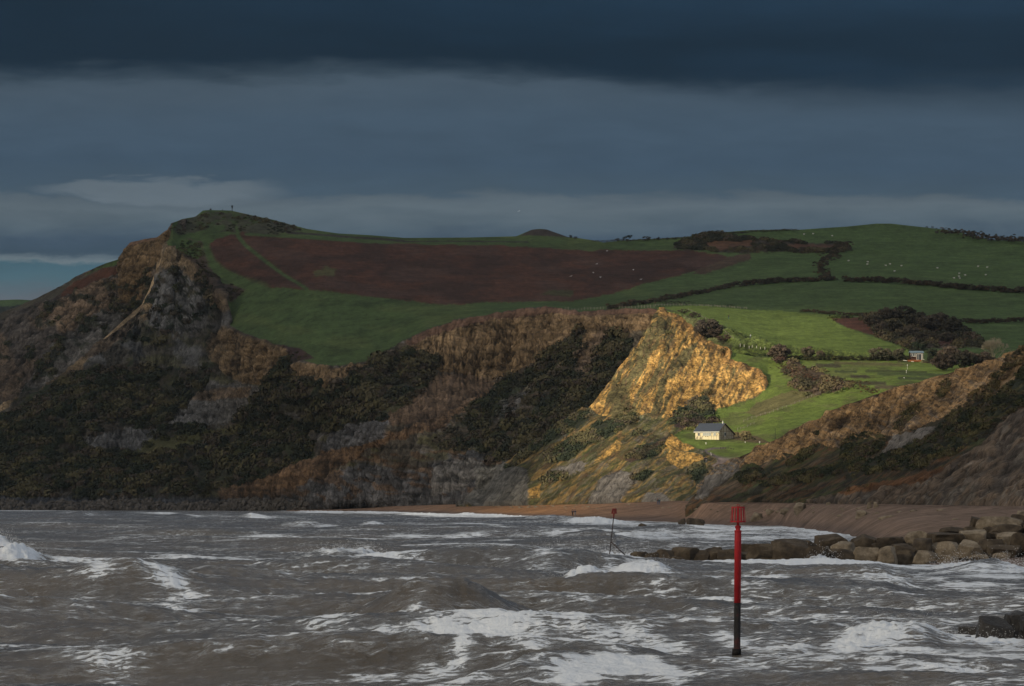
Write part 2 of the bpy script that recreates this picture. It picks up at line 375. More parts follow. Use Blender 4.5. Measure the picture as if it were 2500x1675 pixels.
# ---- the headland: skyline, bracken bowl, pasture, cliffs, undercliff, shore
hd = Loft('headland', -200, 2680, 1.7, [
    [(-200, 1030, 2760), (0, 1000, 2750), (48, 962, 2745), (99, 949, 2740), (168, 908, 2740), (210, 868, 2745), (249, 831, 2750), (300, 783, 2770), (345, 744, 2800), (372, 690, 2820),
     (393, 630, 2850), (411, 592, 2880), (417, 575, 2900), (420, 546, 2940), (444, 535, 2950), (477, 529, 2960), (493, 516, 2965), (495, 514, 2965), (510, 513, 2970), (564, 514, 2970), (597, 522, 2960), (668, 537, 2950), (700, 546, 2950),
     (750, 559, 2950), (825, 570, 2955), (900, 574, 2960), (990, 581, 2970), (1140, 580, 2990), (1260, 577, 3000), (1299, 561, 3010), (1318, 559, 3010), (1335, 561, 3010), (1386, 579, 3005), (1410, 581, 3000),
     (1449, 587, 2960), (1473, 592, 2930), (1518, 587, 2950), (1600, 583, 2960), (1680, 578, 2960), (1710, 573, 2960), (1755, 568, 2960), (1830, 562, 2970), (1900, 561, 2980), (1950, 561, 2980), (2070, 553, 3000), (2139, 546, 3010), (2175, 546, 3010),
     (2220, 551, 3000), (2310, 561, 2980), (2355, 570, 2960), (2415, 585, 2920), (2500, 590, 2900), (2680, 600, 2880)],
    [(-200, 1040, 2750), (0, 1010, 2742), (99, 960, 2732), (249, 845, 2742), (345, 765, 2790), (393, 650, 2840), (420, 590, 2885), (520, 560, 2925), (700, 575, 2890), (900, 600, 2880), (1200, 602, 2910), (1480, 625, 2860), (1760, 620, 2880), (2000, 620, 2860), (2200, 620, 2850), (2680, 650, 2780)],
    [(-200, 1050, 2740), (0, 1020, 2736), (99, 970, 2726), (249, 860, 2735), (345, 790, 2775), (393, 680, 2825), (440, 640, 2850), (540, 680, 2780), (760, 708, 2650), (1090, 745, 2590), (1400, 738, 2600), (1600, 700, 2680), (1800, 690, 2690), (2000, 690, 2650), (2300, 700, 2600), (2680, 715, 2560)],
    [(-200, 1060, 2730), (0, 1030, 2728), (99, 980, 2718), (249, 870, 2726), (345, 800, 2766), (393, 690, 2816), (417, 600, 2870), (432, 615, 2850), (480, 642, 2800), (516, 672, 2760), (536, 706, 2720), (548, 730, 2695), (556, 765, 2660), (562, 800, 2630), (600, 822, 2590),
     (659, 843, 2540), (700, 855, 2520), (726, 885, 2470), (768, 900, 2450), (810, 904, 2440), (861, 898, 2440), (900, 888, 2445), (945, 870, 2450), (990, 837, 2460), (1035, 810, 2465), (1110, 786, 2470), (1200, 769, 2470), (1275, 756, 2465), (1344, 752, 2455), (1416, 764, 2430), (1530, 757, 2390), (1599, 758, 2350), (1640, 770, 2330), (1760, 800, 2270), (1900, 850, 2180), (2100, 872, 2100), (2250, 890, 2050), (2680, 900, 2000)],
    [(-200, 1110, 2700), (0, 1060, 2700), (99, 1020, 2690), (249, 960, 2690), (345, 930, 2710), (432, 900, 2720), (540, 900, 2650), (640, 935, 2560), (726, 960, 2460), (820, 940, 2425), (945, 940, 2430), (1060, 920, 2450), (1210, 935, 2440), (1350, 900, 2420), (1500, 870, 2360), (1599, 860, 2330), (1760, 860, 2230), (1900, 890, 2120), (2680, 960, 1960)],
    [(-200, 1160, 2640), (0, 1130, 2640), (250, 1080, 2630), (500, 1060, 2620), (700, 1050, 2520), (900, 1050, 2390), (1100, 1050, 2330), (1300, 1030, 2300), (1500, 1000, 2250), (1700, 960, 2150), (2680, 1020, 1900)],
    [(-200, 1205, 2590), (0, 1200, 2580), (250, 1185, 2570), (500, 1175, 2540), (700, 1150, 2440), (900, 1130, 2400), (1100, 1120, 2300), (1300, 1110, 2190), (1500, 1080, 2150), (2680, 1080, 1850)],
    [(-200, 1241, 2540), (0, 1241, 2520), (500, 1242, 2480), (760, 1238, 2420), (800, 1236, 2380), (950, 1229, 2380), (1100, 1230, 2260), (1300, 1231, 2150), (1500, 1225, 2050), (2680, 1150, 1800)],
    [(-200, 1256, 2540), (0, 1256, 2520), (500, 1256, 2480), (760, 1252, 2420), (950, 1244, 2380), (1300, 1245, 2150), (1500, 1235, 2050), (2680, 1170, 1800)],
], [26, 62, 70, 62, 50, 44, 30, 6], sig=(17, 0.8))
top = hd.sec < 2.97
hd.col[:] = (0.10, 0.085, 0.065); hd.gul[:] = 0.55
v = fbm(hd.px/50-hd.py/90, hd.py/40, 0, 4, 15); hd.paint(None, CL, mask=sst(v, 0.48, 0.62)); hd.paint(None, OL*0.75, mask=sst(fbm(hd.px/40, hd.py/22, 3, 4, 18), 0.52, 0.62)*0.7)
# cliffs of sandstone
hd.paint([(345, 750), (372, 690), (393, 630), (411, 590), (432, 612), (480, 640), (515, 670), (545, 712), (570, 740), (556, 768), (520, 742), (470, 690), (430, 655), (410, 700), (390, 760), (350, 800)], SA*0.75, gul=1.0, warp=5)
hd.paint([(370, 720), (400, 660), (440, 655), (500, 700), (530, 760), (500, 800), (440, 830), (360, 800)], CL*1.1, gul=0.8, warp=10)
v = fbm(hd.px/14, hd.py/9, 1, 4, 33); hd.paint(None, SC*0.8, lump=0.8, mask=(sst(v, 0.5, 0.58))*inpoly(hd.px, hd.py, [(395, 680), (440, 640), (520, 700), (545, 760), (510, 830), (430, 870), (330, 830), (280, 830), (330, 770)]))
hd.paint([(170, 905), (210, 868), (300, 785), (345, 750), (360, 760), (300, 830), (230, 880)], SAD*1.1, gul=0.6, warp=3)
hd.paint([(300, 780), (345, 742), (372, 690), (398, 625), (402, 632), (380, 700), (352, 752), (300, 795), (255, 833), (250, 828)], SA*1.9, gul=0.15, warp=2)
hd.paint([(98, 948), (168, 902), (222, 868), (205, 905), (160, 935), (105, 953)], SA*0.8, gul=0.6, warp=3)
hd.paint([(0, 1005), (48, 960), (44, 975), (10, 1010), (-60, 1060), (-60, 1040)], SA*0.85, gul=0.6, warp=3)
hd.paint([(0, 1030), (20, 1020), (34, 1060), (20, 1090), (0, 1095)], SAD, gul=0.6, warp=4)
hd.paint([(520, 815), (548, 800), (600, 820), (700, 853), (714, 890), (680, 905), (650, 940), (590, 935), (540, 900), (510, 870)], SA*0.72, gul=1.0, warp=6)
hd.paint([(700, 880), (726, 885), (768, 900), (820, 905), (861, 899), (945, 868), (930, 900), (870, 940), (820, 950), (740, 930), (705, 910)], SA*0.62, gul=0.8, warp=5)
hd.paint([(450, 960), (480, 940), (630, 940), (640, 960), (600, 1000), (560, 1040), (410, 1045), (430, 1010)], CL*1.15, gul=0.9, warp=7)
hd.paint([(455, 962), (620, 945), (622, 972), (500, 985), (450, 985)], SAD, gul=1, warp=5)
hd.paint([(985, 845), (1035, 812), (1200, 770), (1344, 753), (1440, 764), (1610, 756), (1600, 800), (1520, 840), (1440, 860), (1350, 880), (1290, 910), (1210, 950), (1150, 925), (1070, 915), (1020, 880)], SA*0.70, gul=1.0, warp=5, var=0.15)
hd.paint([(985, 845), (1035, 806), (1200, 766), (1344, 749), (1440, 760), (1610, 752), (1610, 768), (1440, 778), (1344, 768), (1200, 786), (1040, 828), (1000, 852)], (0.16, 0.095, 0.065), gul=0.35, warp=3)
for bx in (790, 826):                                            # thin dark strata
    hd.paint(None, (0.13, 0.085, 0.06), mask=nearline(hd.px, hd.py+3*(fbm(hd.px/20, 0*hd.px, 0, 2, 77)-0.5), [(1110, bx+14), (1200, bx), (1330, bx-8), (1430, bx-4)], 0.9)*0.8)
hd.paint([(1060, 920), (1150, 925), (1220, 945), (1160, 1000), (1090, 1045), (960, 1040), (880, 1050), (960, 990), (1010, 950)], (0.15, 0.10, 0.065), gul=0.6, warp=9)
hd.paint([(1220, 940), (1180, 965), (1130, 1000), (980, 1052), (860, 1082), (760, 1120), (640, 1165), (545, 1205), (530, 1236), (690, 1236), (800, 1170), (900, 1100), (960, 1078), (1080, 1050), (1180, 985)], OR, gul=0.7, warp=7, var=0.3)
hd.paint([(820, 1045), (870, 1038), (955, 1036), (950, 1068), (900, 1085), (830, 1100), (790, 1110)], CLD*1.25, gul=1.1, warp=5)
hd.paint([(600, 1236), (700, 1200), (830, 1160), (900, 1130), (1010, 1150), (1080, 1135), (1130, 1110), (1220, 1110), (1320, 1180), (1320, 1245), (600, 1248)], CLD*1.15, gul=0.9, warp=9)
v = fbm(hd.px/30-hd.py/30, hd.py/14, 2, 4, 55); hd.paint(None, OR*0.8, mask=sst(v, 0.52, 0.62)*inpoly(hd.px, hd.py, [(560, 1240), (800, 1110), (1250, 1100), (1250, 1215), (900, 1215), (700, 1240)])*0.8)
hd.paint([(1080, 1140), (1130, 1125), (1180, 1128), (1200, 1150), (1150, 1200), (1060, 1215)], CL*1.25, gul=1.1, warp=5)
hd.paint([(1180, 1150), (1230, 1140), (1290, 1150), (1280, 1225), (1170, 1228)], CLL, gul=1.2, warp=4)
# scrub
VEG = [
    [(0, 1025), (60, 965), (200, 915), (340, 885), (400, 905), (500, 905), (520, 880), (545, 905), (500, 960), (450, 1000), (400, 1045), (560, 1045), (640, 960), (655, 930), (705, 870), (720, 910), (690, 960), (700, 1005), (740, 1030), (770, 1110), (700, 1150), (620, 1180), (520, 1212), (440, 1225), (-200, 1225), (-200, 1060)],
    [(985, 838), (1010, 860), (1050, 868), (1065, 900), (1062, 932), (1000, 985), (945, 1030), (860, 1040), (800, 1060), (745, 1048), (738, 1010), (800, 965), (830, 935), (890, 905), (945, 875)],
    [(1290, 905), (1340, 872), (1400, 822), (1425, 800), (1440, 815), (1425, 862), (1470, 848), (1500, 822), (1560, 815), (1545, 850), (1500, 925), (1470, 975), (1450, 1000), (1390, 1035), (1240, 1135), (1205, 1150), (1185, 1112), (1100, 1100), (1060, 1080), (1110, 1035), (1180, 985), (1230, 940)],
    [(700, 940), (715, 925), (760, 930), (800, 945), (780, 980), (740, 990), (700, 980)],
]
TRI = []
for i, pl in enumerate(VEG): hd.paint(pl, (0.046, 0.044, 0.030), gul=0.2, lump=1.0, warp=10, seed=40+i, var=0.3)
v = fbm(hd.px/30, hd.py/14, 9, 4, 66); vegm = hd.lump.copy()
hd.paint(None, SCB, mask=sst(v, 0.50, 0.60)*(vegm > .5)*0.85); v = fbm(hd.px/34, hd.py/15, 19, 4, 68); hd.paint(None, OL*0.62, mask=sst(v, 0.55, 0.64)*(vegm > .5)*0.8)
for sd, ang, al, ac, c, lo, hi, f in ((401, 32, 90, 11, (0.040, 0.050, 0.024), .50, .60, .7), (402, 30, 80, 9, (0.060, 0.042, 0.034), .55, .63, .7), (403, 34, 60, 7, (0.015, 0.020, 0.015), .54, .62, .7)):
    hd.paint(None, c, mask=sst(brush(hd.px, hd.py, ang, al, ac, sd), lo, hi)*(vegm > .5)*f)
b5 = brush(hd.px, hd.py, 34, 60, 16, 410); hd.paint(None, (0.095, 0.075, 0.055), gul=.6, lump=0.0, mask=sst(b5, .575, .63)*(vegm > .5)*.9)
hd.paint([(205, 1075), (290, 1055), (385, 1052), (385, 1085), (330, 1105), (240, 1110), (210, 1098)], CL*0.95, gul=0.7, lump=0, warp=12)
hd.paint([(360, 1085), (470, 1060), (560, 1048), (640, 1030), (600, 1058), (500, 1080), (380, 1120), (290, 1140)], OL*0.8, gul=0.2, lump=0.3, warp=6)
hd.paint([(1405, 880), (1440, 850), (1460, 815), (1480, 800), (1500, 820), (1478, 860), (1455, 900), (1420, 930)], SAD*0.8, gul=0.6, lump=0.1, warp=9)
hd.paint([(1230, 990), (1300, 955), (1320, 965), (1260, 1010), (1210, 1040)], CL*1.1, gul=0.6, lump=0.2, warp=8)
hd.paint([(-200, 1222), (420, 1222), (560, 1225), (760, 1236), (760, 1262), (-200, 1262)], CLD*0.9, gul=0.7, lump=0, warp=3, var=0.5)
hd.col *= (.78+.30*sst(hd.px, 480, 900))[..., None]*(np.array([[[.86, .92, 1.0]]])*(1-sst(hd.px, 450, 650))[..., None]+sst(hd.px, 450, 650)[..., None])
# tops: pasture, bracken, gorse
hd.paint(None, GR, gul=0.0, lump=0.0, mask=(top & (hd.px > 415)).astype(float))
v = fbm(hd.px/120, hd.py/26, 0, 3, 91); hd.paint(None, GR2, mask=sst(v, 0.42, 0.66)*(top & (hd.px > 415))*0.7)
v = fbm(hd.px/260+hd.py/60, hd.py/9, 4, 3, 95); hd.paint(None, GR*0.72, mask=sst(v, 0.5, 0.7)*(top & (hd.px > 415))*0.5)
rim = np.clip(1-np.abs(hd.sec-2.985)/0.035, 0, 1)*(hd.px > 425)*(hd.px < 1610); hd.paint(None, (0.085, 0.06, 0.045), mask=rim*0.8)
BRP = [[(505, 640), (500, 600), (530, 585), (575, 570), (620, 565), (750, 583), (900, 594), (1000, 597), (1200, 599), (1410, 611), (1550, 611), (1690, 611), (1760, 622), (1795, 636), (1760, 650), (1700, 662), (1640, 676), (1560, 697), (1500, 715), (1400, 736), (1250, 737), (1090, 745), (1010, 737), (880, 722), (760, 708), (640, 700), (575, 668), (530, 650)]]
hd.paint(None, GR*1.22, mask=sst(hd.px, 1450, 1750)*top*.8)
hd.paint(BRP[0], BR, lump=0.25, warp=4, seed=101, var=0.22)
v = fbm(hd.px/70, hd.py/18, 0, 4, 104); inb = inpoly(hd.px, hd.py, BRP[0])
hd.paint(None, BR*np.array((0.62, 0.72, 0.8)), mask=inb*sst(v, 0.42, 0.62)*0.9); hd.paint(None, (0.078, 0.042, 0.030), mask=inb*sst(fbm(hd.px/90, hd.py/20, 9, 3, 109), 0.5, 0.66)*0.8)
hd.paint([(770, 668), (800, 655), (825, 660), (810, 675), (770, 680)], OL*0.7, warp=6); hd.paint([(1330, 712), (1400, 708), (1390, 725), (1320, 722)], OL*0.55, warp=6)
hd.paint([(417, 560), (440, 542), (477, 530), (500, 518), (600, 522), (668, 537), (706, 548), (735, 562), (650, 575), (560, 566), (500, 562), (440, 575)], (0.058, 0.058, 0.036), lump=0.3, warp=4, var=0.3)
v = fbm(hd.px/14, hd.py/7, 0, 3, 120); hd.paint(None, GR*0.75, mask=sst(v, 0.5, 0.6)*inpoly(hd.px, hd.py, [(470, 530), (500, 515), (590, 522), (640, 545), (560, 560), (470, 560)])*0.8)
hd.paint([(455, 582), (500, 592), (520, 680), (560, 720), (545, 745), (520, 700), (470, 640), (430, 612), (440, 590)], (0.072, 0.052, 0.035), lump=0.3, warp=6, var=0.3)
hd.paint([(436, 604), (500, 606), (508, 650), (540, 690), (606, 706), (585, 722), (562, 740), (545, 722), (520, 684), (480, 646), (440, 618)], (0.060, 0.042, 0.031), lump=0.3, warp=4, var=0.3)
hd.paint([(420, 590), (440, 585), (480, 590), (500, 620), (480, 634), (440, 612), (422, 600)], GR*0.9, warp=4)
for pl, w in (([(545, 556), (515, 563), (503, 580), (503, 605), (518, 640), (548, 668), (590, 690), (640, 708)], [6, 8, 8, 8, 9, 10, 12, 16]), ([(578, 556), (582, 578), (600, 600), (640, 632), (690, 670), (750, 706)], [4, 5, 4.5, 4.5, 4, 3.5]),
              ([(600, 572), (680, 577), (800, 585), (960, 594)], [3, 3, 3, 2])):
    hd.paint(None, GR*0.95, lump=0, mask=nearline(hd.px, hd.py, pl, w))
for pl, w in (([(700, 568), (800, 575), (900, 582), (985, 589)], 2.6), ([(985, 591), (1120, 590), (1290, 592)], 1.3)):
    hd.paint(None, (0.045, 0.038, 0.033), lump=0.4, mask=nearline(hd.px, hd.py, pl, w))
hd.paint([(690, 846), (735, 853), (768, 874), (740, 884), (712, 880), (703, 862)], (0.06, 0.035, 0.03), lump=0.4, warp=2)
hd.paint([(1270, 576), (1299, 560), (1335, 560), (1390, 580), (1330, 577)], (0.055, 0.042, 0.035), lump=0.3, warp=1)
hd.paint([(1640, 607), (1665, 590), (1700, 578), (1760, 568), (1800, 580), (1880, 590), (2060, 600), (2078, 612), (2040, 622), (1900, 616), (1800, 622), (1720, 612)], (0.055, 0.045, 0.032), lump=0.6, warp=4, var=0.3)
hd.paint([(1715, 600), (1760, 588), (1800, 592), (1845, 588), (1835, 604), (1770, 612), (1730, 610)], (0.12, 0.062, 0.035), lump=0.2, warp=3)
hd.paint([(1920, 602), (1980, 598), (2040, 605), (2020, 614), (1930, 612)], (0.10, 0.052, 0.032), lump=0.2, warp=3)
hd.paint([(1700, 662), (1730, 648), (1780, 628), (1830, 620), (1835, 632), (1780, 650), (1720, 670), (1690, 670)], (0.085, 0.055, 0.035), lump=0.3, warp=4)
hd.paint([(2028, 778), (2110, 775), (2190, 770), (2300, 785), (2350, 800), (2395, 832), (2400, 850), (2230, 858), (2180, 838), (2110, 812), (2050, 795)], (0.065, 0.05, 0.038), lump=0.6, warp=3, var=0.3)
hd.paint([(2028, 780), (2100, 778), (2125, 800), (2150, 824), (2070, 802)], (0.10, 0.045, 0.030), lump=0.2, warp=2)
hd.paint([(2270, 830), (2360, 825), (2380, 838), (2290, 850)], (0.085, 0.042, 0.032), lump=0.2, warp=3)
# meadow on the promontory shoulder, turf colour brightened to look sunlit
MEAD = [(1605, 751), (1700, 745), (1830, 756), (1900, 758), (2100, 778), (2030, 780), (2050, 795), (2110, 815), (2230, 860), (2260, 900), (1900, 900), (1780, 900), (1600, 790)]
hd.paint(MEAD, GR_LIT, warp=1, f=0.85)
hd.paint([(1612, 750), (1640, 758), (1690, 775), (1740, 815), (1790, 850), (1790, 862), (1728, 838), (1680, 792), (1656, 769), (1629, 765)], (0.12, 0.13, 0.055), warp=4)
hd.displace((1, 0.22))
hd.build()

# ---- the promontory: lit sandstone face, shoulder, undercliff terraces
pr = Loft('promontory', 1120, 2680, 1.35, [
    [(1120, 1238, 2160), (1150, 1215, 2160), (1175, 1180, 2155), (1200, 1150, 2150), (1230, 1133, 2140), (1300, 1085, 2110), (1386, 1033, 2070), (1446, 996, 2050), (1455, 986, 2050), (1470, 962, 2055), (1500, 920, 2070), (1530, 880, 2085), (1563, 830, 2110), (1590, 788, 2135), (1602, 761, 2150), (1612, 751, 2160), (1617, 750, 2160),
     (1629, 762, 2155), (1656, 768, 2145), (1680, 791, 2135), (1728, 836, 2110), (1755, 843, 2100), (1788, 860, 2085), (1850, 873, 2080), (2000, 873, 2080), (2200, 878, 2070), (2300, 889, 2050), (2400, 880, 2050), (2680, 870, 2040)],
    [(1120, 1240, 2160), (1175, 1190, 2155), (1200, 1165, 2150), (1300, 1095, 2100), (1446, 1003, 2040), (1500, 955, 2050), (1563, 890, 2075), (1617, 830, 2105), (1680, 850, 2092), (1740, 870, 2075), (1788, 885, 2060), (1815, 893, 2045), (1853, 906, 2035), (1875, 926, 2025), (1895, 920, 2030), (2000, 900, 2030), (2200, 900, 2010), (2680, 890, 2000)],
    [(1120, 1240, 2160), (1175, 1195, 2155), (1200, 1175, 2148), (1300, 1110, 2090), (1446, 1010, 2025), (1500, 1003, 2005), (1581, 1002, 1990), (1640, 1000, 1985), (1725, 985, 1980), (1749, 1000, 1960), (1800, 985, 1975), (1844, 973, 1985), (1868, 956, 1995), (1900, 950, 1980), (2000, 945, 1945), (2200, 940, 1900), (2680, 940, 1880)],
    [(1120, 1241, 2160), (1200, 1185, 2140), (1300, 1140, 2060), (1450, 1075, 1930), (1550, 1055, 1905), (1640, 1050, 1900), (1690, 1058, 1885), (1760, 1056, 1885), (1800, 1052, 1890), (1900, 1030, 1880), (2680, 1000, 1830)],
    [(1120, 1242, 2160), (1200, 1195, 2130), (1300, 1155, 2045), (1450, 1100, 1905), (1550, 1078, 1880), (1628, 1062, 1870), (1690, 1074, 1845), (1760, 1075, 1840), (1800, 1076, 1838), (1900, 1070, 1820), (2680, 1040, 1780)],
    [(1120, 1243, 2160), (1200, 1207, 2115), (1300, 1180, 2025), (1450, 1140, 1870), (1550, 1120, 1820), (1630, 1100, 1840), (1690, 1100, 1815), (1760, 1105, 1800), (1850, 1105, 1795), (2680, 1080, 1740)],
    [(1120, 1244, 2155), (1200, 1220, 2100), (1300, 1205, 2010), (1450, 1180, 1835), (1550, 1170, 1765), (1640, 1160, 1750), (1720, 1150, 1745), (1850, 1150, 1730), (2680, 1130, 1690)],
    [(1120, 1245, 2150), (1200, 1232, 2090), (1300, 1232, 1990), (1450, 1229, 1800), (1600, 1224, 1700), (1700, 1221, 1650), (1760, 1220, 1620), (2680, 1180, 1600)],
    [(1120, 1250, 2150), (1200, 1245, 2090), (1300, 1245, 1990), (1450, 1243, 1800), (1600, 1238, 1700), (1700, 1234, 1650), (2680, 1200, 1600)],
], [60, 74, 52, 22, 26, 50, 46, 8], sig=(6, 0.5), skirt=(60, -25))
pr.col[:] = OL; pr.gul[:] = 0.5
a_ = pr.px*0.86+pr.py*0.5; b_ = -pr.px*0.5+pr.py*0.86           # along / across the tilted fall line
q = pr.px*0.88+pr.py*0.47
st = fbm(q/13, pr.py/70, 0, 4, 5, 0.6)
v = fbm(pr.px/36, pr.py/20, 0, 4, 201); pr.paint(None, CL*1.2, mask=sst(v, 0.5, 0.6)*0.8)
v = fbm(q/24, pr.py/30, 5, 4, 203); pr.paint(None, RU, mask=sst(v, 0.5, 0.6)*0.7); pr.paint(None, GR*0.95, mask=sst(fbm(q/20, pr.py/22, 8, 4, 205), 0.56, 0.64)*0.8)
for sd, ang, al, ac, c, lo, hi, f in ((206, 30, 60, 7, (0.13, 0.125, 0.045), .47, .56, .8), (207, 34, 50, 5, (0.085, 0.062, 0.038), .53, .60, .8), (208, 38, 40, 6, (0.34, 0.22, 0.08), .53, .62, .8), (209, 28, 70, 6, (0.055, 0.062, 0.028), .56, .63, .8), (210, 45, 26, 4, (0.19, 0.165, 0.115), .58, .65, .7)):
    pr.paint(None, c, mask=sst(brush(pr.px, pr.py, ang, al, ac, sd), lo, hi)*f)
# grass and lanes to the right
GRP = [(1612, 751), (1640, 740), (2680, 740), (2680, 1140), (1770, 1145), (1755, 1135), (1745, 1110), (1690, 1095), (1640, 1075), (1645, 1065), (1700, 1035), (1740, 1010), (1752, 1002), (1800, 990), (1846, 975), (1870, 957), (1876, 940), (1871, 926), (1853, 905), (1815, 892), (1782, 880), (1790, 858), (1728, 832), (1680, 788), (1656, 765), (1629, 760)]
pr.paint(GRP, GR_LIT, gul=0.05, lump=0.06, warp=1.5)
v = fbm(pr.px/46, pr.py/11, 0, 4, 220); ing = inpoly(pr.px, pr.py, GRP); pr.paint(None, (0.12, 0.125, 0.05), mask=ing*sst(v, 0.52, 0.66)*0.6)
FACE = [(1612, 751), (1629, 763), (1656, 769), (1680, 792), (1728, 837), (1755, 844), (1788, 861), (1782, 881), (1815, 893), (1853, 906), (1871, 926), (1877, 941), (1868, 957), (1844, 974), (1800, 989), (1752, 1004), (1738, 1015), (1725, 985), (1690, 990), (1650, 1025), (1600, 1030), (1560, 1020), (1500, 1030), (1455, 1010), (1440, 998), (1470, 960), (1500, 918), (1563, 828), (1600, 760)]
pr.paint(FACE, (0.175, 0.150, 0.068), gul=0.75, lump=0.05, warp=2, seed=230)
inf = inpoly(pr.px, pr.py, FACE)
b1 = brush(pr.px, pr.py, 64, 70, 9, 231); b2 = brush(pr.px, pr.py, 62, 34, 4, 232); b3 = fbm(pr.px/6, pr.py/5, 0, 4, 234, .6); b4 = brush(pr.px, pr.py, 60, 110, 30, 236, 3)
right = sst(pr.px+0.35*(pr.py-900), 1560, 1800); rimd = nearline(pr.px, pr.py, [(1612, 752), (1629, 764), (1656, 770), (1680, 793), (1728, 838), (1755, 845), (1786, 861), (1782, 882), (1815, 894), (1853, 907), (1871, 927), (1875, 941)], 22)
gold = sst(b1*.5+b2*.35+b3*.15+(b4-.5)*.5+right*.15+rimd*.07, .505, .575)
pr.paint(None, SA_LIT*np.array((.80, .78, .80)), mask=inf*gold*0.9)
pr.paint(None, SA_LIT*np.array((1.05, 1.05, 1.1)), mask=inf*gold*sst(b2*.5+b3*.5+right*.08, .52, .62))
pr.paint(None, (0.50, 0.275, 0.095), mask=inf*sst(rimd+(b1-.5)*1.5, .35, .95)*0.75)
pr.paint(None, (0.11, 0.10, 0.045), lump=0.3, mask=inf*sst(b3*.6+b1*.4-right*.04, .55, .62)*0.7)
gm = 0*sst(st, 0.44, 0.56)*sst(fbm(pr.px/50, pr.py/40, 3, 3, 233)+0.0016*(1700-pr.px)+0.0012*(pr.py-870), 0.36, 0.60)
pr.paint(None, (0.15, 0.125, 0.062), lump=0.25, mask=inf*gm*0.92)
pr.paint(None, SA_LIT, mask=inf*0.0)
pr.paint(None, (0.10, 0.085, 0.045), lump=0.4, mask=inf*sst(fbm(q/9, pr.py/16, 21, 3, 239), 0.64, 0.72)*0.7)
pr.paint(None, (0.20, 0.13, 0.07), mask=inf*sst(fbm(q/5, pr.py/12, 31, 3, 241), 0.58, 0.66)*0.6)
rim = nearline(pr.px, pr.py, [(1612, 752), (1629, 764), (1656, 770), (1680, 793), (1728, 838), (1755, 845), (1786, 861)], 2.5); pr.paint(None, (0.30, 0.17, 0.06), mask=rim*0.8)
# undercliff features
for pl in ([(1640, 1062), (1632, 1056), (1650, 1068), (1668, 1085), (1690, 1093), (1697, 1100), (1680, 1106), (1640, 1103), (1618, 1104), (1628, 1078)],
           [(1635, 1104), (1680, 1108), (1715, 1118), (1720, 1128), (1690, 1140), (1660, 1150), (1640, 1140), (1628, 1128)],
           [(1510, 1080), (1516, 1076), (1520, 1088), (1516, 1105), (1490, 1118), (1455, 1132), (1475, 1112), (1495, 1098)],
           [(1324, 1180), (1318, 1215), (1280, 1222), (1300, 1200)]):
    pr.paint(pl, SA_LIT*0.72, gul=0.7, lump=0, warp=2.5, var=0.25)
pr.paint(None, (0.16, 0.12, 0.05), mask=(pr.col[..., 0] > .4)*(pr.py > 1050)*sst(b3*.6+b2*.4, .50, .57)*.85)
pr.paint([(1120, 1190), (1200, 1148), (1232, 1132), (1290, 1150), (1300, 1200), (1290, 1240), (1120, 1240)], CLL, gul=1.1, warp=4)
pr.paint([(1440, 1235), (1470, 1180), (1500, 1160), (1560, 1165), (1540, 1200), (1520, 1235)], CL*1.5, gul=1.0, warp=6); pr.paint([(1560, 1235), (1580, 1212), (1620, 1208), (1650, 1235)], CL*1.45, gul=.5, warp=6)
pr.paint([(1340, 1150), (1400, 1135), (1440, 1130), (1430, 1155), (1380, 1165)], CL*1.4, gul=.8, warp=7)
VP = [[(1330, 1120), (1380, 1080), (1420, 1065), (1500, 1060), (1500, 1070), (1440, 1090), (1390, 1130), (1345, 1130)], [(1440, 1075), (1450, 1040), (1500, 1035), (1560, 1010), (1555, 1030), (1500, 1065), (1460, 1085)],
      [(1530, 1125), (1560, 1100), (1600, 1080), (1625, 1072), (1620, 1100), (1590, 1120), (1555, 1130)],
      [(1640, 1040), (1655, 1010), (1690, 985), (1722, 970), (1742, 990), (1745, 1020), (1700, 1028), (1660, 1050)], [(1320, 1175), (1335, 1160), (1380, 1155), (1400, 1165), (1350, 1180), (1325, 1185)], [(1390, 1030), (1440, 1002), (1440, 1030), (1390, 1060), (1350, 1080), (1300, 1110), (1260, 1140), (1240, 1150), (1300, 1090)],
      [(1540, 1068), (1560, 1058), (1590, 1062), (1575, 1068)], [(1545, 1175), (1575, 1150), (1600, 1158), (1570, 1178)], [(1690, 1160), (1700, 1140), (1722, 1145), (1722, 1180), (1700, 1190)]]
for i, pl in enumerate(VP): pr.paint(pl, SC*1.5, gul=0.1, lump=0.8, warp=4, seed=260+i, var=0.2)
pr.paint([(1645, 1048), (1660, 1030), (1700, 1025), (1745, 1024), (1760, 1032), (1700, 1048)], (0.075, 0.05, 0.045), lump=.4, warp=3)
pr.paint([(1530, 1128), (1570, 1105), (1625, 1072), (1622, 1085), (1580, 1115), (1545, 1135)], (0.085, 0.055, 0.04), warp=3)
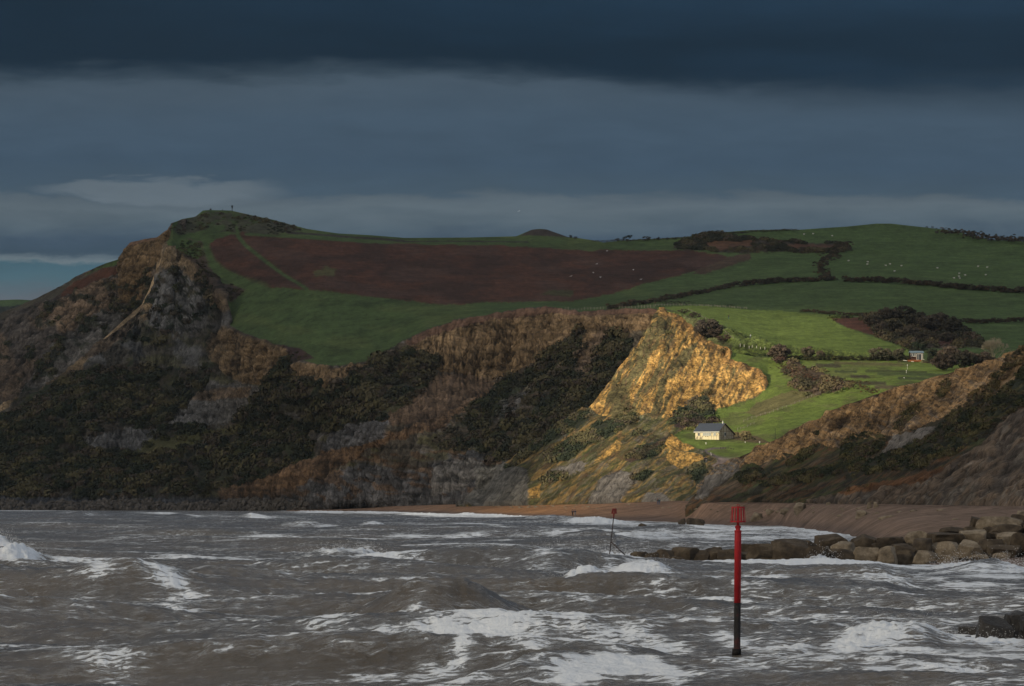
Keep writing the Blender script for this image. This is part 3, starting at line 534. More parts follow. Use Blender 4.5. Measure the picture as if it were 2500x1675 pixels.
# hedge foot, rough strips of the terraces, the dark gorse slope and lane
pr.paint([(1905, 905), (1935, 885), (1990, 905), (2040, 925), (2070, 938), (2075, 948), (2040, 960), (2000, 965), (1960, 962), (1930, 945), (1945, 930), (1925, 915)], (0.085, 0.062, 0.042), lump=0.5, warp=5, var=0.3)
pr.paint([(1820, 1010), (1850, 985), (1890, 970), (1930, 955), (2000, 965), (1920, 992), (1850, 1018)], (0.15, 0.14, 0.06), lump=.15, warp=4)
pr.paint([(1990, 889), (2050, 890), (2045, 898), (2000, 898)], SC*1.6, lump=.3, warp=2)
for (y0, xa, xb, w, c) in ((889, 2040, 2200, 3.5, (0.125, 0.12, 0.05)), (894, 1995, 2050, 4, (0.075, 0.07, 0.035)), (908, 2040, 2090, 2.5, (0.06, 0.075, 0.03)), (908, 2115, 2260, 3, (0.07, 0.085, 0.03)), (915, 2145, 2300, 4, (0.075, 0.10, 0.035)), (920, 2080, 2120, 4, (0.07, 0.06, 0.035)), (925, 2195, 2290, 3, (0.07, 0.09, 0.035)), (936, 2100, 2160, 4, (0.085, 0.08, 0.04)), (946, 2140, 2200, 5, (0.10, 0.085, 0.05))):
    pr.paint(None, c, lump=.12, mask=nearline(pr.px, pr.py+4*(fbm(pr.px/8, pr.py/6, 0, 2, int(y0))-0.5), [(xa, y0-0.01*(xb-xa)), (xb, y0+0.015*(xb-xa))], w)*1.0)
pr.paint([(1740, 1075), (1760, 1078), (1790, 1077), (1850, 1074), (1852, 1068), (1830, 1062), (1790, 1060), (1750, 1075)], (0.10, 0.115, 0.04), warp=2)
pr.paint([(1786, 1073), (1800, 1056), (1850, 1068), (1890, 1085), (1830, 1080)], (0.115, 0.09, 0.05), lump=.2, warp=3)
pr.paint(None, (0.16, 0.135, 0.13), gul=0, lump=0, mask=nearline(pr.px, pr.py, [(1772, 1094), (1742, 1095), (1722, 1100), (1726, 1107), (1748, 1116), (1775, 1126), (1800, 1132)], [1.2, 2, 3.2, 3, 4, 8, 12]))
pr.paint([(1754, 1118), (1790, 1122), (1790, 1150), (1738, 1143), (1748, 1136)], (0.24, 0.19, 0.17), warp=1)
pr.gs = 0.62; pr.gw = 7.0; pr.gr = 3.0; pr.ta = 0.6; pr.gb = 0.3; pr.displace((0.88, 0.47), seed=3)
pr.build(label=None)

# ---- near cliff on the right
nc_ = Loft('near_cliff', 1676, 2700, 1.25, [
    [(1676, 1236, 1440), (1690, 1226, 1425), (1703, 1206, 1415), (1721, 1177, 1405), (1728, 1157, 1400), (1758, 1138, 1390), (1794, 1120, 1375), (1844, 1099, 1355), (1875, 1087, 1340), (1902, 1072, 1325), (1929, 1051, 1310), (1968, 1036, 1295), (2022, 1016, 1275), (2028, 1006, 1272), (2070, 988, 1255),
     (2130, 967, 1230), (2190, 946, 1205), (2244, 934, 1185), (2280, 922, 1172), (2364, 898, 1140), (2444, 877, 1110), (2478, 858, 1095), (2488, 852, 1092), (2520, 840, 1080), (2700, 780, 1010)],
    [(1676, 1238, 1425), (1721, 1190, 1390), (1800, 1150, 1350), (1900, 1120, 1305), (2000, 1090, 1260), (2100, 1060, 1220), (2250, 1010, 1160), (2400, 960, 1100), (2500, 925, 1060), (2700, 860, 985)],
    [(1676, 1240, 1410), (1740, 1200, 1360), (1850, 1170, 1300), (2000, 1140, 1225), (2150, 1110, 1165), (2300, 1050, 1095), (2500, 985, 1010), (2700, 930, 940)],
    [(1676, 1242, 1400), (1740, 1215, 1345), (1850, 1200, 1270), (2000, 1190, 1190), (2150, 1175, 1110), (2300, 1130, 1040), (2500, 1080, 950), (2700, 1040, 880)],
    [(1676, 1244, 1390), (1740, 1226, 1330), (1965, 1227, 1200), (2010, 1240, 1160), (2100, 1245, 1080), (2250, 1243, 985), (2400, 1236, 900), (2700, 1230, 790)],
    [(1676, 1285, 1388), (1740, 1265, 1328), (1965, 1270, 1198), (2100, 1290, 1078), (2250, 1290, 983), (2400, 1290, 898), (2700, 1290, 788)],
], [70, 66, 56, 56, 8], sig=(6, 0.4), skirt=(45, -25))
nc_.col[:] = (0.12, 0.088, 0.06); nc_.gul[:] = 0.4
q = nc_.px*0.8+nc_.py*0.75
nc_.paint(None, RU*0.85, mask=sst(fbm(q/40, nc_.py/14, 0, 4, 301), 0.45, 0.6)); nc_.paint(None, OL*0.7, mask=sst(fbm(q/44, nc_.py/13, 3, 4, 303), 0.52, 0.62)*0.8)
for sd, ang, al, ac, c, lo, hi, f in ((311, 26, 90, 9, (0.045, 0.042, 0.026), .46, .56, .9), (312, 30, 70, 6, (0.135, 0.072, 0.035), .54, .62, .8), (313, 24, 80, 7, (0.06, 0.075, 0.03), .57, .64, .8), (314, 30, 50, 4, (0.028, 0.026, 0.022), .56, .63, .8)):
    nc_.paint(None, c, mask=sst(brush(nc_.px, nc_.py, ang, al, ac, sd), lo, hi)*f)
ys = np.interp(nc_.px, [1676, 1728, 1800, 1902, 2028, 2190, 2364, 2488, 2700], [1230, 1157, 1117, 1072, 1006, 946, 898, 852, 780])
dp = nc_.py-ys
th = np.interp(nc_.px, [1676, 1750, 1850, 1950, 2050, 2200, 2300, 2420, 2500, 2700], [5, 22, 45, 62, 95, 120, 120, 95, 40, 30])+26*(fbm(nc_.px/30, nc_.py/30, 0, 3, 305)-0.5)
nc_.paint(None, SA*np.array((1.05, .95, .8)), gul=0.8, mask=(dp < th)*1.0)
nc_.paint(None, SA*np.array((1.3, 1.15, .9)), mask=(dp < th)*sst(fbm(nc_.px/30, nc_.py/14, 0, 4, 307), 0.40, 0.68)*0.7); nc_.paint(None, CL*1.0, mask=(dp < th)*sst(fbm(nc_.px/22-nc_.py/30, nc_.py/12, 7, 5, 309, .6)+0.002*(dp-60), 0.46, 0.68)*0.7)
nc_.paint(None, (0.10, 0.065, 0.045), mask=sst(8-dp-4*fbm(nc_.px/12, nc_.py/12, 0, 2, 311), 0, 4)*0.9*sst(nc_.px, 1722, 1750))
nc_.paint([(1700, 1222), (1720, 1160), (1800, 1120), (1830, 1120), (1800, 1160), (1740, 1200), (1720, 1225)], CL*1.15, gul=0.8, warp=5)
nc_.paint([(2150, 1120), (2190, 1070), (2280, 1050), (2330, 1040), (2250, 1100), (2190, 1130)], CL*1.25, gul=.7, warp=7)
GSC = [(1965, 1226), (2100, 1200), (2220, 1190), (2320, 1140), (2400, 1080), (2440, 1030), (2470, 1010), (2700, 960), (2700, 1270), (2050, 1250), (2010, 1240)]
nc_.paint(GSC, (0.15, 0.112, 0.082), gul=1.0, warp=7, seed=320)
ingc = inpoly(nc_.px, nc_.py, GSC); nc_.paint(None, (0.08, 0.072, 0.066), mask=ingc*sst(fbm(q/12, nc_.py/40, 2, 4, 323), 0.5, 0.62)*0.6); nc_.paint(None, (0.18, 0.16, 0.135), mask=ingc*sst(fbm(q/7, nc_.py/18, 5, 3, 325), 0.6, 0.7)*0.6)
VN = [[(2055, 1100), (2075, 1070), (2110, 1060), (2160, 1065), (2170, 1090), (2150, 1110), (2090, 1125), (2060, 1120)],
      [(1920, 1140), (1960, 1108), (2005, 1085), (1995, 1105), (1960, 1130), (1925, 1145)], [(2295, 975), (2305, 945), (2318, 930), (2326, 942), (2318, 962), (2300, 980)], [(2118, 1040), (2128, 1030), (2136, 1046), (2130, 1058)], [(1995, 1062), (2008, 1052), (2004, 1072), (1996, 1074)],
      [(2190, 1050), (2230, 1000), (2262, 990), (2250, 1020), (2205, 1065)],
      [(2480, 870), (2520, 850), (2700, 800), (2700, 930), (2500, 985), (2420, 1050), (2330, 1110), (2240, 1150), (2150, 1160), (2060, 1170), (2150, 1120), (2260, 1080), (2330, 1020), (2420, 950)],
      [(1850, 1185), (1930, 1160), (2030, 1140), (2130, 1125), (2090, 1150), (1960, 1180), (1880, 1195)], [(1800, 1170), (1850, 1150), (1895, 1145), (1860, 1170), (1820, 1185)], [(1800, 1165), (1840, 1143), (1838, 1158), (1802, 1172)]]
for i, pl in enumerate(VN): nc_.paint(pl, SC*1.1, gul=0.15, lump=0.7, warp=6, seed=340+i, var=0.3)
vn = nc_.lump > .35; nc_.paint(None, SCB*0.9, mask=sst(brush(nc_.px, nc_.py, 30, 50, 6, 355), 0.48, 0.58)*vn*0.8); nc_.paint(None, OL*.6, mask=sst(brush(nc_.px, nc_.py, 28, 50, 6, 357), 0.54, 0.62)*vn*0.8)
sf = (dp < th)*1.0; nc_.paint(None, (0.17, 0.115, 0.065), mask=sf*sst(fbm(nc_.px/10, nc_.py/4, 0, 5, 358, .65), .52, .60)*.8); nc_.paint(None, (0.40, 0.27, 0.14), mask=sf*sst(fbm(nc_.px/8, nc_.py/4, 5, 5, 359, .65), .55, .63)*.7); nc_.paint(None, (0.075, 0.05, 0.03), mask=sf*sst(fbm(nc_.px/5, nc_.py/3.5, 9, 4, 360, .6), .62, .68)*.8)
nc_.paint([(2440, 950), (2480, 905), (2510, 880), (2520, 890), (2480, 940), (2430, 985), (2400, 1000)], SA*0.9, gul=.5, lump=0, warp=4)
nc_.paint([(2050, 1215), (2130, 1185), (2230, 1170), (2300, 1140), (2310, 1150), (2240, 1185), (2150, 1205), (2080, 1222)], (0.15, 0.075, 0.035), lump=.2, warp=5)
nc_.gs = 0.62; nc_.gw = 6.0; nc_.gr = 2.4; nc_.ta = .75; nc_.displace((0.8, 0.75), seed=5)
nc_.build()

# ---- shingle beach
wl = [(700, 1248.5, 2352), (900, 1249, 2310), (960, 1250, 2261), (1200, 1257, 1917), (1410, 1268, 1547), (1650, 1275, 1378), (1770, 1283, 1225), (1905, 1284, 1208), (2070, 1306, 930), (2130, 1322, 795), (2180, 1350, 635), (2230, 1374, 541), (2370, 1386, 504), (2500, 1390, 493), (2700, 1395, 480)]
def wline(px): return np.interp(px, [w[0] for w in wl], [w[2] for w in wl])
def bc(fr, z):   # curve at a fraction of the way from waterline to cliff foot
    foot = [(700, 2450), (900, 2410), (1000, 2330), (1120, 2170), (1200, 2110), (1300, 2010), (1450, 1815), (1600, 1700), (1655, 1640), (1700, 1345), (1740, 1300), (1800, 1265), (1965, 1172), (2010, 1135), (2100, 1055), (2250, 960), (2400, 875), (2700, 765)]
    out = []
    for px in range(700, 2701, 50):
        d0 = wline(px); d1 = np.interp(px, [f[0] for f in foot], [f[1] for f in foot])+25; D = d0+(d1-d0)*fr; zz = z*np.interp(px, [700, 800, 900, 1100, 1300, 1450, 1600], [.05, .22, .42, .6, .68, .84, 1.0]) if z > 0 else z
        out.append((px, HY-(zz-H)*F/D, D))
    return out
be = Loft('beach', 700, 2700, 2.0, [bc(1.3, 4.7), bc(1.0, 4.6), bc(0.85, 4.3), bc(0.5, 2.6), bc(0.15, 0.75), bc(0.0, 0.05), bc(-0.12, -1.6)], [8, 24, 44, 50, 26, 12], sig=(8, 6), skirt=(60, -4))
SH = np.array((0.29, 0.185, 0.13))
be.col[:] = SH*0.86; be.paint(None, (0.33, 0.175, 0.085), mask=np.exp(-((be.px-1290)/190)**2)*0.95)  # sunlit stretch of shingle put into the colour as an orange bump
be.paint(None, (0.22, 0.16, 0.125), mask=sst(be.px, 1650, 2000)*0.75)
wet = sst(be.sec, 3.45, 4.2); be.paint(None, (0.135, 0.10, 0.085), mask=wet*0.75)
sl = fbm(be.px/90, be.sec*3, 0, 4, 401)
for c0, w, f in ((1.25, .10, .9), (1.75, .07, .8), (1.55, .05, .6), (2.35, .03, .35)):
    be.paint(None, (0.055, 0.04, 0.035), mask=np.clip(1.4-np.abs(be.sec-c0-0.7*(sl-0.5))/w, 0, 1)*sst(fbm(be.px/14, be.sec*8, 0, 3, int(c0*100)), 0.36, 0.52)*f)
be.lump[:] = 0.0
be.displace(); be.build()
# ================================================================== SEA
rng = np.random.default_rng(11)
nr = 1240; nc = 1100
Dr = 158*np.exp(np.linspace(0, math.log(2700/158), nr)); dD = np.gradient(Dr)
pxc = np.linspace(-130, 2630, nc)
PX = np.broadcast_to(pxc, (nr, nc)); DD = np.broadcast_to(Dr[:, None], (nr, nc))
Xw = (PX-CX)/F*DD; Yw = DD.copy(); PYm = HY+H*F/DD
hz = np.zeros((nr, nc)); sx = np.zeros((nr, nc)); sy = np.zeros((nr, nc))
for i in range(54):
    lam = 3.0*(44/3.0)**rng.random(); th = math.radians(rng.normal(74, 24))   # travel direction from +X
    if i < 6: lam = rng.uniform(24, 42)
    k = 2*math.pi/lam; a = 0.0056*lam*rng.uniform(0.6, 1.3)*(1.05 if lam > 22 else (0.62 if lam < 9 else 1))
    dx, dy = math.cos(th), math.sin(th); ph = rng.uniform(0, 6.28)
    fade = np.clip((lam/(dD[:, None]*abs(dy)+0.3)-3)/4, 0, 1)
    far_ = np.clip(1.25-DD/1900, 0.35, 1)
    arg = k*(Xw*dx+Yw*dy)+ph
    hz += a*fade*far_*np.cos(arg); sx -= a*fade*dx*np.sin(arg)*0.9; sy -= a*fade*dy*np.sin(arg)*0.9
grp = fbm(Xw/60, Yw/90, 0, 3, 500); hz *= (0.55+0.95*grp)
# shelter behind the groyne and on the beach face
shore = wline(PX.ravel()).reshape(PX.shape)*1.0
shore[:, pxc < 720] = 2480
ds = shore-DD                                                   # metres from the waterline
calm = np.clip((ds+15)/300, 0.10, 1); calm *= 1-0.45*((PX > 1500) & (DD > 560) & (DD < 900))
hz *= calm; hz *= 1-0.6*np.exp(-((DD-522)/26)**2)*sst(PX, 1480, 1580)
# individual breaking seas: (px, py at the sea's mean level, half width px, height m, half length m)
SEAS = [(1100, 1530, 165, 1.45, 6), (1260, 1548, 120, .5, 6), (330, 1462, 150, 0.95, 7), (520, 1440, 120, .75, 8), (30, 1385, 55, 1.15, 9), (0, 1342, 60, 1.1, 12), (850, 1384, 110, 0.95, 9), (690, 1388, 90, .6, 9),
        (1430, 1438, 85, .95, 7), (1560, 1412, 85, .95, 8), (1330, 1398, 130, .75, 9), (1240, 1383, 90, .75, 9), (1420, 1376, 110, .8, 9), (1480, 1620, 150, .65, 4), (1300, 1655, 150, .5, 4), (190, 1262, 30, 1.3, 20), (445, 1264, 40, .9, 20), (620, 1268, 40, .9, 20), (745, 1293, 50, 1.0, 15), (915, 1290, 30, 1.0, 14),
        (1560, 1318, 80, .9, 12), (1440, 1328, 90, .8, 12), (1640, 1340, 110, .6, 12), (1820, 1338, 60, .6, 10), (2400, 1398, 80, .75, 6), (2000, 1380, 26, .5, 4), (2130, 1448, 90, .5, 6), (1900, 1590, 60, .35, 3), (2250, 1575, 120, .3, 4), (2270, 1640, 110, .25, 3), (1150, 1262, 60, .8, 18), (1350, 1268, 60, .8, 14), (1450, 1280, 50, .6, 10), (950, 1262, 60, .6, 18)]
mound = np.zeros((nr, nc))
for px, py, w, h, L in SEAS:
    D0 = H*F/(py-HY); wm = w/F*D0*1.15; X0 = (px-CX)/F*D0
    u = (Xw-X0)/wm; y0 = D0+0.35*(Xw-X0)*0+1.2*np.sin(u*1.7)
    vv_ = (Yw-y0)/L; prof = np.where(vv_ > 0, np.exp(-(vv_/0.45)**2), np.exp(-np.abs(vv_)**1.5))
    mound = np.maximum(mound, 1.2*h*np.exp(-u*u)*prof)
mound *= 0.62+0.76*fbm(Xw/3.5, Yw/5, 0, 4, 505, .6)
hz = hz*(1-0.3*np.clip(mound, 0, 1))+mound
rip = 1-np.abs(2*fbm(Xw/2.0+3*grp, Yw/2.2, 0, 4, 520, .55)-1)*1.6-0.5; rf = np.clip(1.6-dD[:, None]/1.2, 0.15, 1)
hz += rip*0.28*rf*calm+0.07*rf*(fbm(Xw/0.5, Yw/1.0, 0, 2, 530)-0.5)
# foam
FO = np.zeros((nr, nc)); BK = np.zeros((nr, nc))
def stroke(pts, t, s, brk=0.0, end=45):
    t = t*1.15; s = s*1.05
    global FO, BK
    pts = np.array(pts, float); yl = np.interp(pxc, pts[:, 0], pts[:, 1])
    e = np.clip((pxc-pts[0, 0]+end)/end/2, 0, 1)*np.clip((pts[-1, 0]+end-pxc)/end/2, 0, 1)
    nz = 0.6+0.8*fbm(pxc/60, 0*pxc, 0, 3, int(pts[0, 0]+pts[0, 1]*3))
    m = s*e[None, :]*np.exp(-((PYm-yl[None, :])/(t*nz[None, :]))**2)
    FO = np.maximum(FO, m); BK = np.maximum(BK, brk*m)
ST = [
 ([(-50, 1246), (160, 1247)], 1.2, .8, 0), ([(175, 1253), (225, 1262)], 4, 1, .9), ([(345, 1253), (420, 1256), (480, 1264), (530, 1260)], 2.2, 1, .4), ([(570, 1264), (620, 1268), (690, 1266)], 3.5, 1, .8),
 ([(180, 1288), (270, 1291)], 2, .9, 0), ([(300, 1287), (370, 1284)], 1.3, .7, 0), ([(610, 1316), (700, 1321), (860, 1326), (950, 1335)], 4, .85, 0), ([(740, 1333), (930, 1336)], 2, .9, 0),
 ([(-50, 1338), (35, 1345)], 9, 1.2, 1), ([(-60, 1378), (60, 1382), (95, 1384)], 9, 1.3, 1), ([(80, 1378), (180, 1384), (300, 1383), (420, 1372), (560, 1374), (680, 1378)], 5, .95, 0),
 ([(200, 1466), (260, 1460), (320, 1452), (370, 1455)], 4, .85, .3), ([(370, 1462), (450, 1468), (560, 1485), (640, 1493), (760, 1492)], 6, .8, 0), ([(130, 1478), (230, 1480)], 2, .5, 0), ([(240, 1495), (450, 1502)], 3, .45, 0),
 ([(80, 1565), (300, 1575), (420, 1583), (700, 1577)], 7, .55, 0), ([(90, 1628), (180, 1638), (300, 1640)], 6, .65, 0), ([(60, 1655), (300, 1655)], 2, .5, 0), ([(550, 1590), (680, 1590)], 1.5, .8, 0), ([(430, 1572), (560, 1572)], 2, .5, 0),
 ([(700, 1247), (800, 1249), (960, 1252), (1010, 1257), (1100, 1260), (1300, 1262), (1420, 1266)], 3.5, 1.25, .6), ([(715, 1252), (860, 1252)], 2.5, 1.1, .2), ([(1170, 1258), (1260, 1262)], 4, 1.2, 1),
 ([(715, 1292), (760, 1290), (860, 1293)], 2.5, 1.1, .7), ([(885, 1288), (940, 1290)], 4.5, 1.2, 1), ([(960, 1282), (1100, 1284)], 2.5, .75, 0), ([(1110, 1282), (1170, 1284), (1230, 1292)], 2.5, 1, .2), ([(870, 1294), (900, 1295)], 1.2, 1, 0),
 ([(960, 1319), (1060, 1321), (1140, 1317), (1190, 1310)], 4, .95, .2), ([(1160, 1326), (1240, 1317), (1300, 1316)], 3, .8, 0), ([(870, 1336), (930, 1336)], 1.2, 1, 0),
 ([(740, 1374), (790, 1376), (880, 1376), (940, 1374)], 9, 1.3, 1), ([(800, 1390), (900, 1394), (1000, 1391), (1130, 1376)], 7, .9, 0), ([(1000, 1378), (1150, 1374)], 4, .9, 0), ([(1130, 1374), (1260, 1380), (1330, 1378), (1400, 1372), (1500, 1368), (1580, 1366)], 8, 1.3, .9),
 ([(640, 1405), (760, 1404), (900, 1396)], 5, .4, 0), ([(1060, 1440), (1110, 1444)], 5, .5, 0), ([(1210, 1442), (1265, 1440)], 3, .8, 0),
 ([(985, 1520), (1060, 1505), (1130, 1500), (1200, 1502)], 2.0, .5, .2), ([(720, 1562), (850, 1560), (960, 1550), (1040, 1535)], 3.5, .8, 0), 
 ([(760, 1587), (900, 1587), (1000, 1582), (1100, 1570), (1200, 1562), (1330, 1556), (1420, 1556), (1480, 1548)], 14, 1.15, .1), 
 ([(830, 1650), (960, 1653), (1060, 1648), (1180, 1632)], 4, .75, 0), ([(1020, 1668), (1200, 1655), (1330, 1640)], 5, .6, 0),
 ([(1310, 1310), (1400, 1314), (1500, 1318), (1560, 1322)], 8, 1.05, .3), ([(1520, 1320), (1600, 1316), (1700, 1312), (1800, 1320)], 11, .85, .4), ([(1500, 1285), (1650, 1284), (1770, 1288), (1900, 1296)], 7, .9, .3), ([(1360, 1275), (1450, 1280), (1550, 1282)], 5, 1.25, .8),
 ([(1680, 1300), (1800, 1300), (1900, 1296), (2000, 1300), (2080, 1312)], 13, .95, .2), ([(1800, 1318), (1950, 1318), (2080, 1322)], 9, .8, .1), ([(1640, 1340), (1740, 1335)], 3, .7, 0),
 ([(1350, 1433), (1400, 1434), (1450, 1431), (1485, 1436)], 8, 1.2, 1), ([(1540, 1400), (1580, 1408), (1620, 1416)], 9, 1.15, 1), ([(1480, 1415), (1560, 1416), (1700, 1424), (1780, 1438)], 5, 1, 0), ([(1270, 1400), (1400, 1393), (1450, 1390)], 3, .6, 0), ([(1480, 1398), (1540, 1388)], 5, .9, .4),
 ([(1560, 1384), (1700, 1386), (1850, 1386), (2000, 1386), (2200, 1388), (2300, 1390), (2520, 1397)], 5, 1.3, .25), ([(1990, 1376), (2040, 1382)], 9, 1.3, 1), ([(2280, 1392), (2400, 1386), (2520, 1392)], 9, 1.3, 1), ([(2350, 1405), (2520, 1412)], 10, 1.1, 0),
 ([(1250, 1500), (1400, 1494), (1500, 1480), (1600, 1470), (1700, 1478), (1800, 1490)], 5, .7, 0), ([(1400, 1510), (1550, 1490), (1650, 1475)], 3, .6, 0), ([(1600, 1450), (1750, 1462), (1900, 1470)], 5, .6, 0), ([(1270, 1465), (1450, 1450), (1560, 1452)], 4, .5, 0),
 ([(1820, 1405), (1900, 1400), (2100, 1408), (2300, 1412)], 6, .75, 0), ([(1910, 1443), (2050, 1444), (2200, 1432), (2300, 1420)], 6, 1.0, .2), ([(1820, 1432), (1950, 1436)], 4, .8, 0), ([(2270, 1438), (2500, 1432)], 6, .75, 0), ([(2110, 1460), (2180, 1455)], 6, .85, 0), ([(1810, 1485), (1880, 1495), (2000, 1500), (2250, 1502)], 3, .7, 0), ([(2200, 1478), (2500, 1465)], 4, .65, 0), ([(1880, 1480), (2150, 1488)], 3, .5, 0), ([(2280, 1500), (2500, 1485)], 4, .6, 0),
 ([(1350, 1580), (1450, 1572), (1560, 1575), (1680, 1590)], 9, .75, .3), ([(1240, 1650), (1330, 1625), (1450, 1605), (1550, 1600)], 5, .6, 0), ([(1300, 1675), (1420, 1660), (1510, 1652), (1580, 1662), (1640, 1675)], 12, 1.25, .2), ([(1560, 1620), (1700, 1640), (1850, 1655)], 14, .7, 0), ([(1500, 1600), (1650, 1615), (1800, 1635)], 5, .7, 0),
 ([(1740, 1572), (1790, 1580), (1850, 1590)], 7, .95, .6), ([(1800, 1600), (1900, 1590), (1960, 1590)], 12, .9, .6), ([(2000, 1590), (2150, 1572), (2300, 1565), (2520, 1580)], 12, 1.25, .6), ([(2050, 1600), (2250, 1600), (2500, 1605)], 10, .9, .2), ([(2180, 1555), (2330, 1560)], 6, 1.2, .7), ([(1850, 1640), (2000, 1655), (2200, 1668), (2500, 1672)], 10, .7, 0), ([(1960, 1625), (2150, 1628), (2300, 1640)], 6, .7, .2), ([(2350, 1620), (2500, 1625)], 5, .7, .2), ([(1830, 1612), (1950, 1622)], 4, .7, 0),
]
for a in ST: stroke(*a)
hz *= 1-0.9*np.exp(-((PX-1800)/190)**2-((DD-220)/17)**2)
hz *= 1-0.8*sst(PX, 2240, 2340)*np.exp(-((DD-236)/26)**2)
hz = (hz-mound)*np.interp(DD, [158, 260, 420], [.62, .78, 1.0])+mound*1.15
hn = hz/(0.55+0.95*grp)
hs = gsm(hz, 2.0, 0); dh = np.gradient(hs, axis=0)/dD[:, None]; d2 = np.gradient(dh, axis=0)/dD[:, None]
crest = np.exp(-((dh+0.03)/0.06)**2)*sst(-d2, 0.004, 0.03)*sst(hs, 0.28, 0.62)*sst(fbm(Xw/9, Yw/14, 0, 3, 540), 0.48, 0.60)*0.82
gen = np.clip(0.29*sst((PX-800)/1600, 0, 1)+0.0, 0, 1)*(0.5+fbm(Xw/30, Yw/70, 0, 3, 550))
gen *= np.where(DD < 900, 1, 0.7)
edge_ = np.exp(-(np.clip(np.abs(ds-8)/22, 0, 9))**2)*(PX > 740)*1.0
FOAM = np.maximum(np.maximum(FO, crest), np.maximum(gen, edge_))
BK = np.clip(BK, 0, 1)
rag = fbm(Xw/0.8, Yw/1.2, 0, 3, 560)-0.35; rag2 = fbm(Xw/0.28, Yw/0.5, 1, 2, 565)-0.35
hz += BK**1.5*(np.clip(rag, 0, 1)*0.75*np.clip(DD/450, 0.5, 1.3)*sst(fbm(Xw/7, Yw/20, 0, 2, 570), .35, .6)+np.clip(rag2, 0, 1)*0.35)
Zs = hz; Xs = Xw+sx*calm; Ys_ = Yw+sy*calm*0.8
co = np.stack([Xs, Ys_, Zs], -1).reshape(-1, 3)
def water_mat():
    m = bpy.data.materials.new('sea_water'); m.use_nodes = True; t = NT(m.node_tree); b = t.n['Principled BSDF']
    g = t.new('ShaderNodeNewGeometry').outputs['Position']
    fo = t.new('ShaderNodeAttribute', attribute_name='foam').outputs['Fac']; bk = t.new('ShaderNodeAttribute', attribute_name='breaker').outputs['Fac']
    big = t.noise(g, 0.035, 3, 0.5); silt = t.mix(t.sstep(big, 0.38, 0.62), (0.056, 0.047, 0.036, 1), (0.084, 0.065, 0.043, 1))
    lace = t.noise(t.mapping(g, (0.85, 1.7, 1.6), (0, 0, 0.08)), 1.0, 9, 0.72, 0.9)
    lo_ = t.noise(t.mapping(g, (0.10, 0.22, 0.3), (0, 0, 0.1)), 1.0, 5, 0.58, 0.4)
    rid = t.m('SUBTRACT', 1.0, t.m('MULTIPLY', t.m('ABSOLUTE', t.m('SUBTRACT', t.noise(t.mapping(g, (0.50, 0.72, 0.6)), 1.0, 7, 0.66, 1.4), 0.5)), 7.0))
    v = t.m('ADD', t.m('MULTIPLY', fo, 0.92), t.m('MULTIPLY', t.m('SUBTRACT', lace, 0.5), 4.1)); v = t.m('ADD', v, t.m('MULTIPLY', t.m('SUBTRACT', lo_, 0.5), 2.2)); v = t.m('ADD', v, t.m('MULTIPLY', t.m('MAXIMUM', rid, -1.0), 0.42))
    mask = t.sstep(v, 0.68, 0.92)
    veil = t.m('MULTIPLY', t.sstep(v, 0.12, 0.85), 0.20)
    mask = t.m('MAXIMUM', mask, veil)
    mask = t.m('MAXIMUM', mask, t.m('MULTIPLY', t.sstep(t.m('ADD', bk, t.m('SUBTRACT', lace, 0.5)), 0.45, 0.85), 0.9))
    wht = t.noise(g, 2.5, 4, 0.6); foamc = t.mix(wht, (0.64, 0.69, 0.75, 1), (0.88, 0.92, 0.97, 1))
    t.l.new(t.mix(mask, silt, foamc), b.inputs['Base Color'])
    t.l.new(t.m('ADD', 0.20, t.m('MULTIPLY', mask, 0.6)), b.inputs['Roughness']); b.inputs['IOR'].default_value = 1.33
    h1 = t.noise(t.mapping(g, (0.9, 0.8, 1.0), (0, 0, 0.1)), 1.0, 8, 0.70); hh = t.m('ADD', h1, t.m('MULTIPLY', mask, 0.35))
    bp = t.new('ShaderNodeBump'); bp.inputs['Strength'].default_value = 1.0; bp.inputs['Distance'].default_value = 0.36
    t.l.new(hh, bp.inputs['Height']); t.l.new(bp.outputs[0], b.inputs['Normal'])
    return m
M_SEA = water_mat()
sea = link(mesh_np('sea', co, grid_quads(nr, nc), M_SEA, attrs={'foam': FOAM.ravel(), 'breaker': BK.ravel()})); tag(sea, kind='structure')
out = 9000
ring = np.array([(-out, -out, -2.2), (out, -out, -2.2), (out, out, -2.2), (-out, out, -2.2)], float)
osea = link(mesh_np('open_sea', ring, np.array([[0, 1, 2, 3]]), M_SEA, attrs={'foam': np.zeros(4), 'breaker': np.zeros(4)})); tag(osea, kind='structure')
def sea_z(px, D):
    i = int(np.argmin(np.abs(Dr-D))); j = int(np.argmin(np.abs(pxc-px))); return float(hz[i, j])
# flying spray: droplets and torn foam above the breakers
rs = np.random.default_rng(5); w = ((BK > 0.55) & (DD < 900)).ravel()*(DD.ravel()**1.0)*np.gradient(pxc)[0]
idx = rs.choice(nr*nc, 16000, p=w/w.sum()); P0 = co[idx]; dist = P0[:, 1]
hgt = rs.exponential(0.28, len(idx))*np.clip(dist/450, 0.55, 1.6); P0 = P0+np.stack([rs.normal(0, .5, len(idx)), rs.normal(0, .8, len(idx)), hgt], -1)
sz = rs.uniform(0.4, 1.0, len(idx))*0.026*np.clip(dist/380, 0.7, 4)
tet = np.array([(1, 1, 1), (-1, -1, 1), (-1, 1, -1), (1, -1, -1)])*0.6
vs = (P0[:, None, :]+tet[None]*sz[:, None, None]).reshape(-1, 3); ff = (np.arange(len(idx))[:, None, None]*4+np.array([(0, 1, 2), (0, 3, 1), (0, 2, 3), (1, 3, 2)])[None]).reshape(-1, 3)
M_SPRAY = flat_mat('spray_white', (0.8, 0.8, 0.8), 0.9, 0.05)
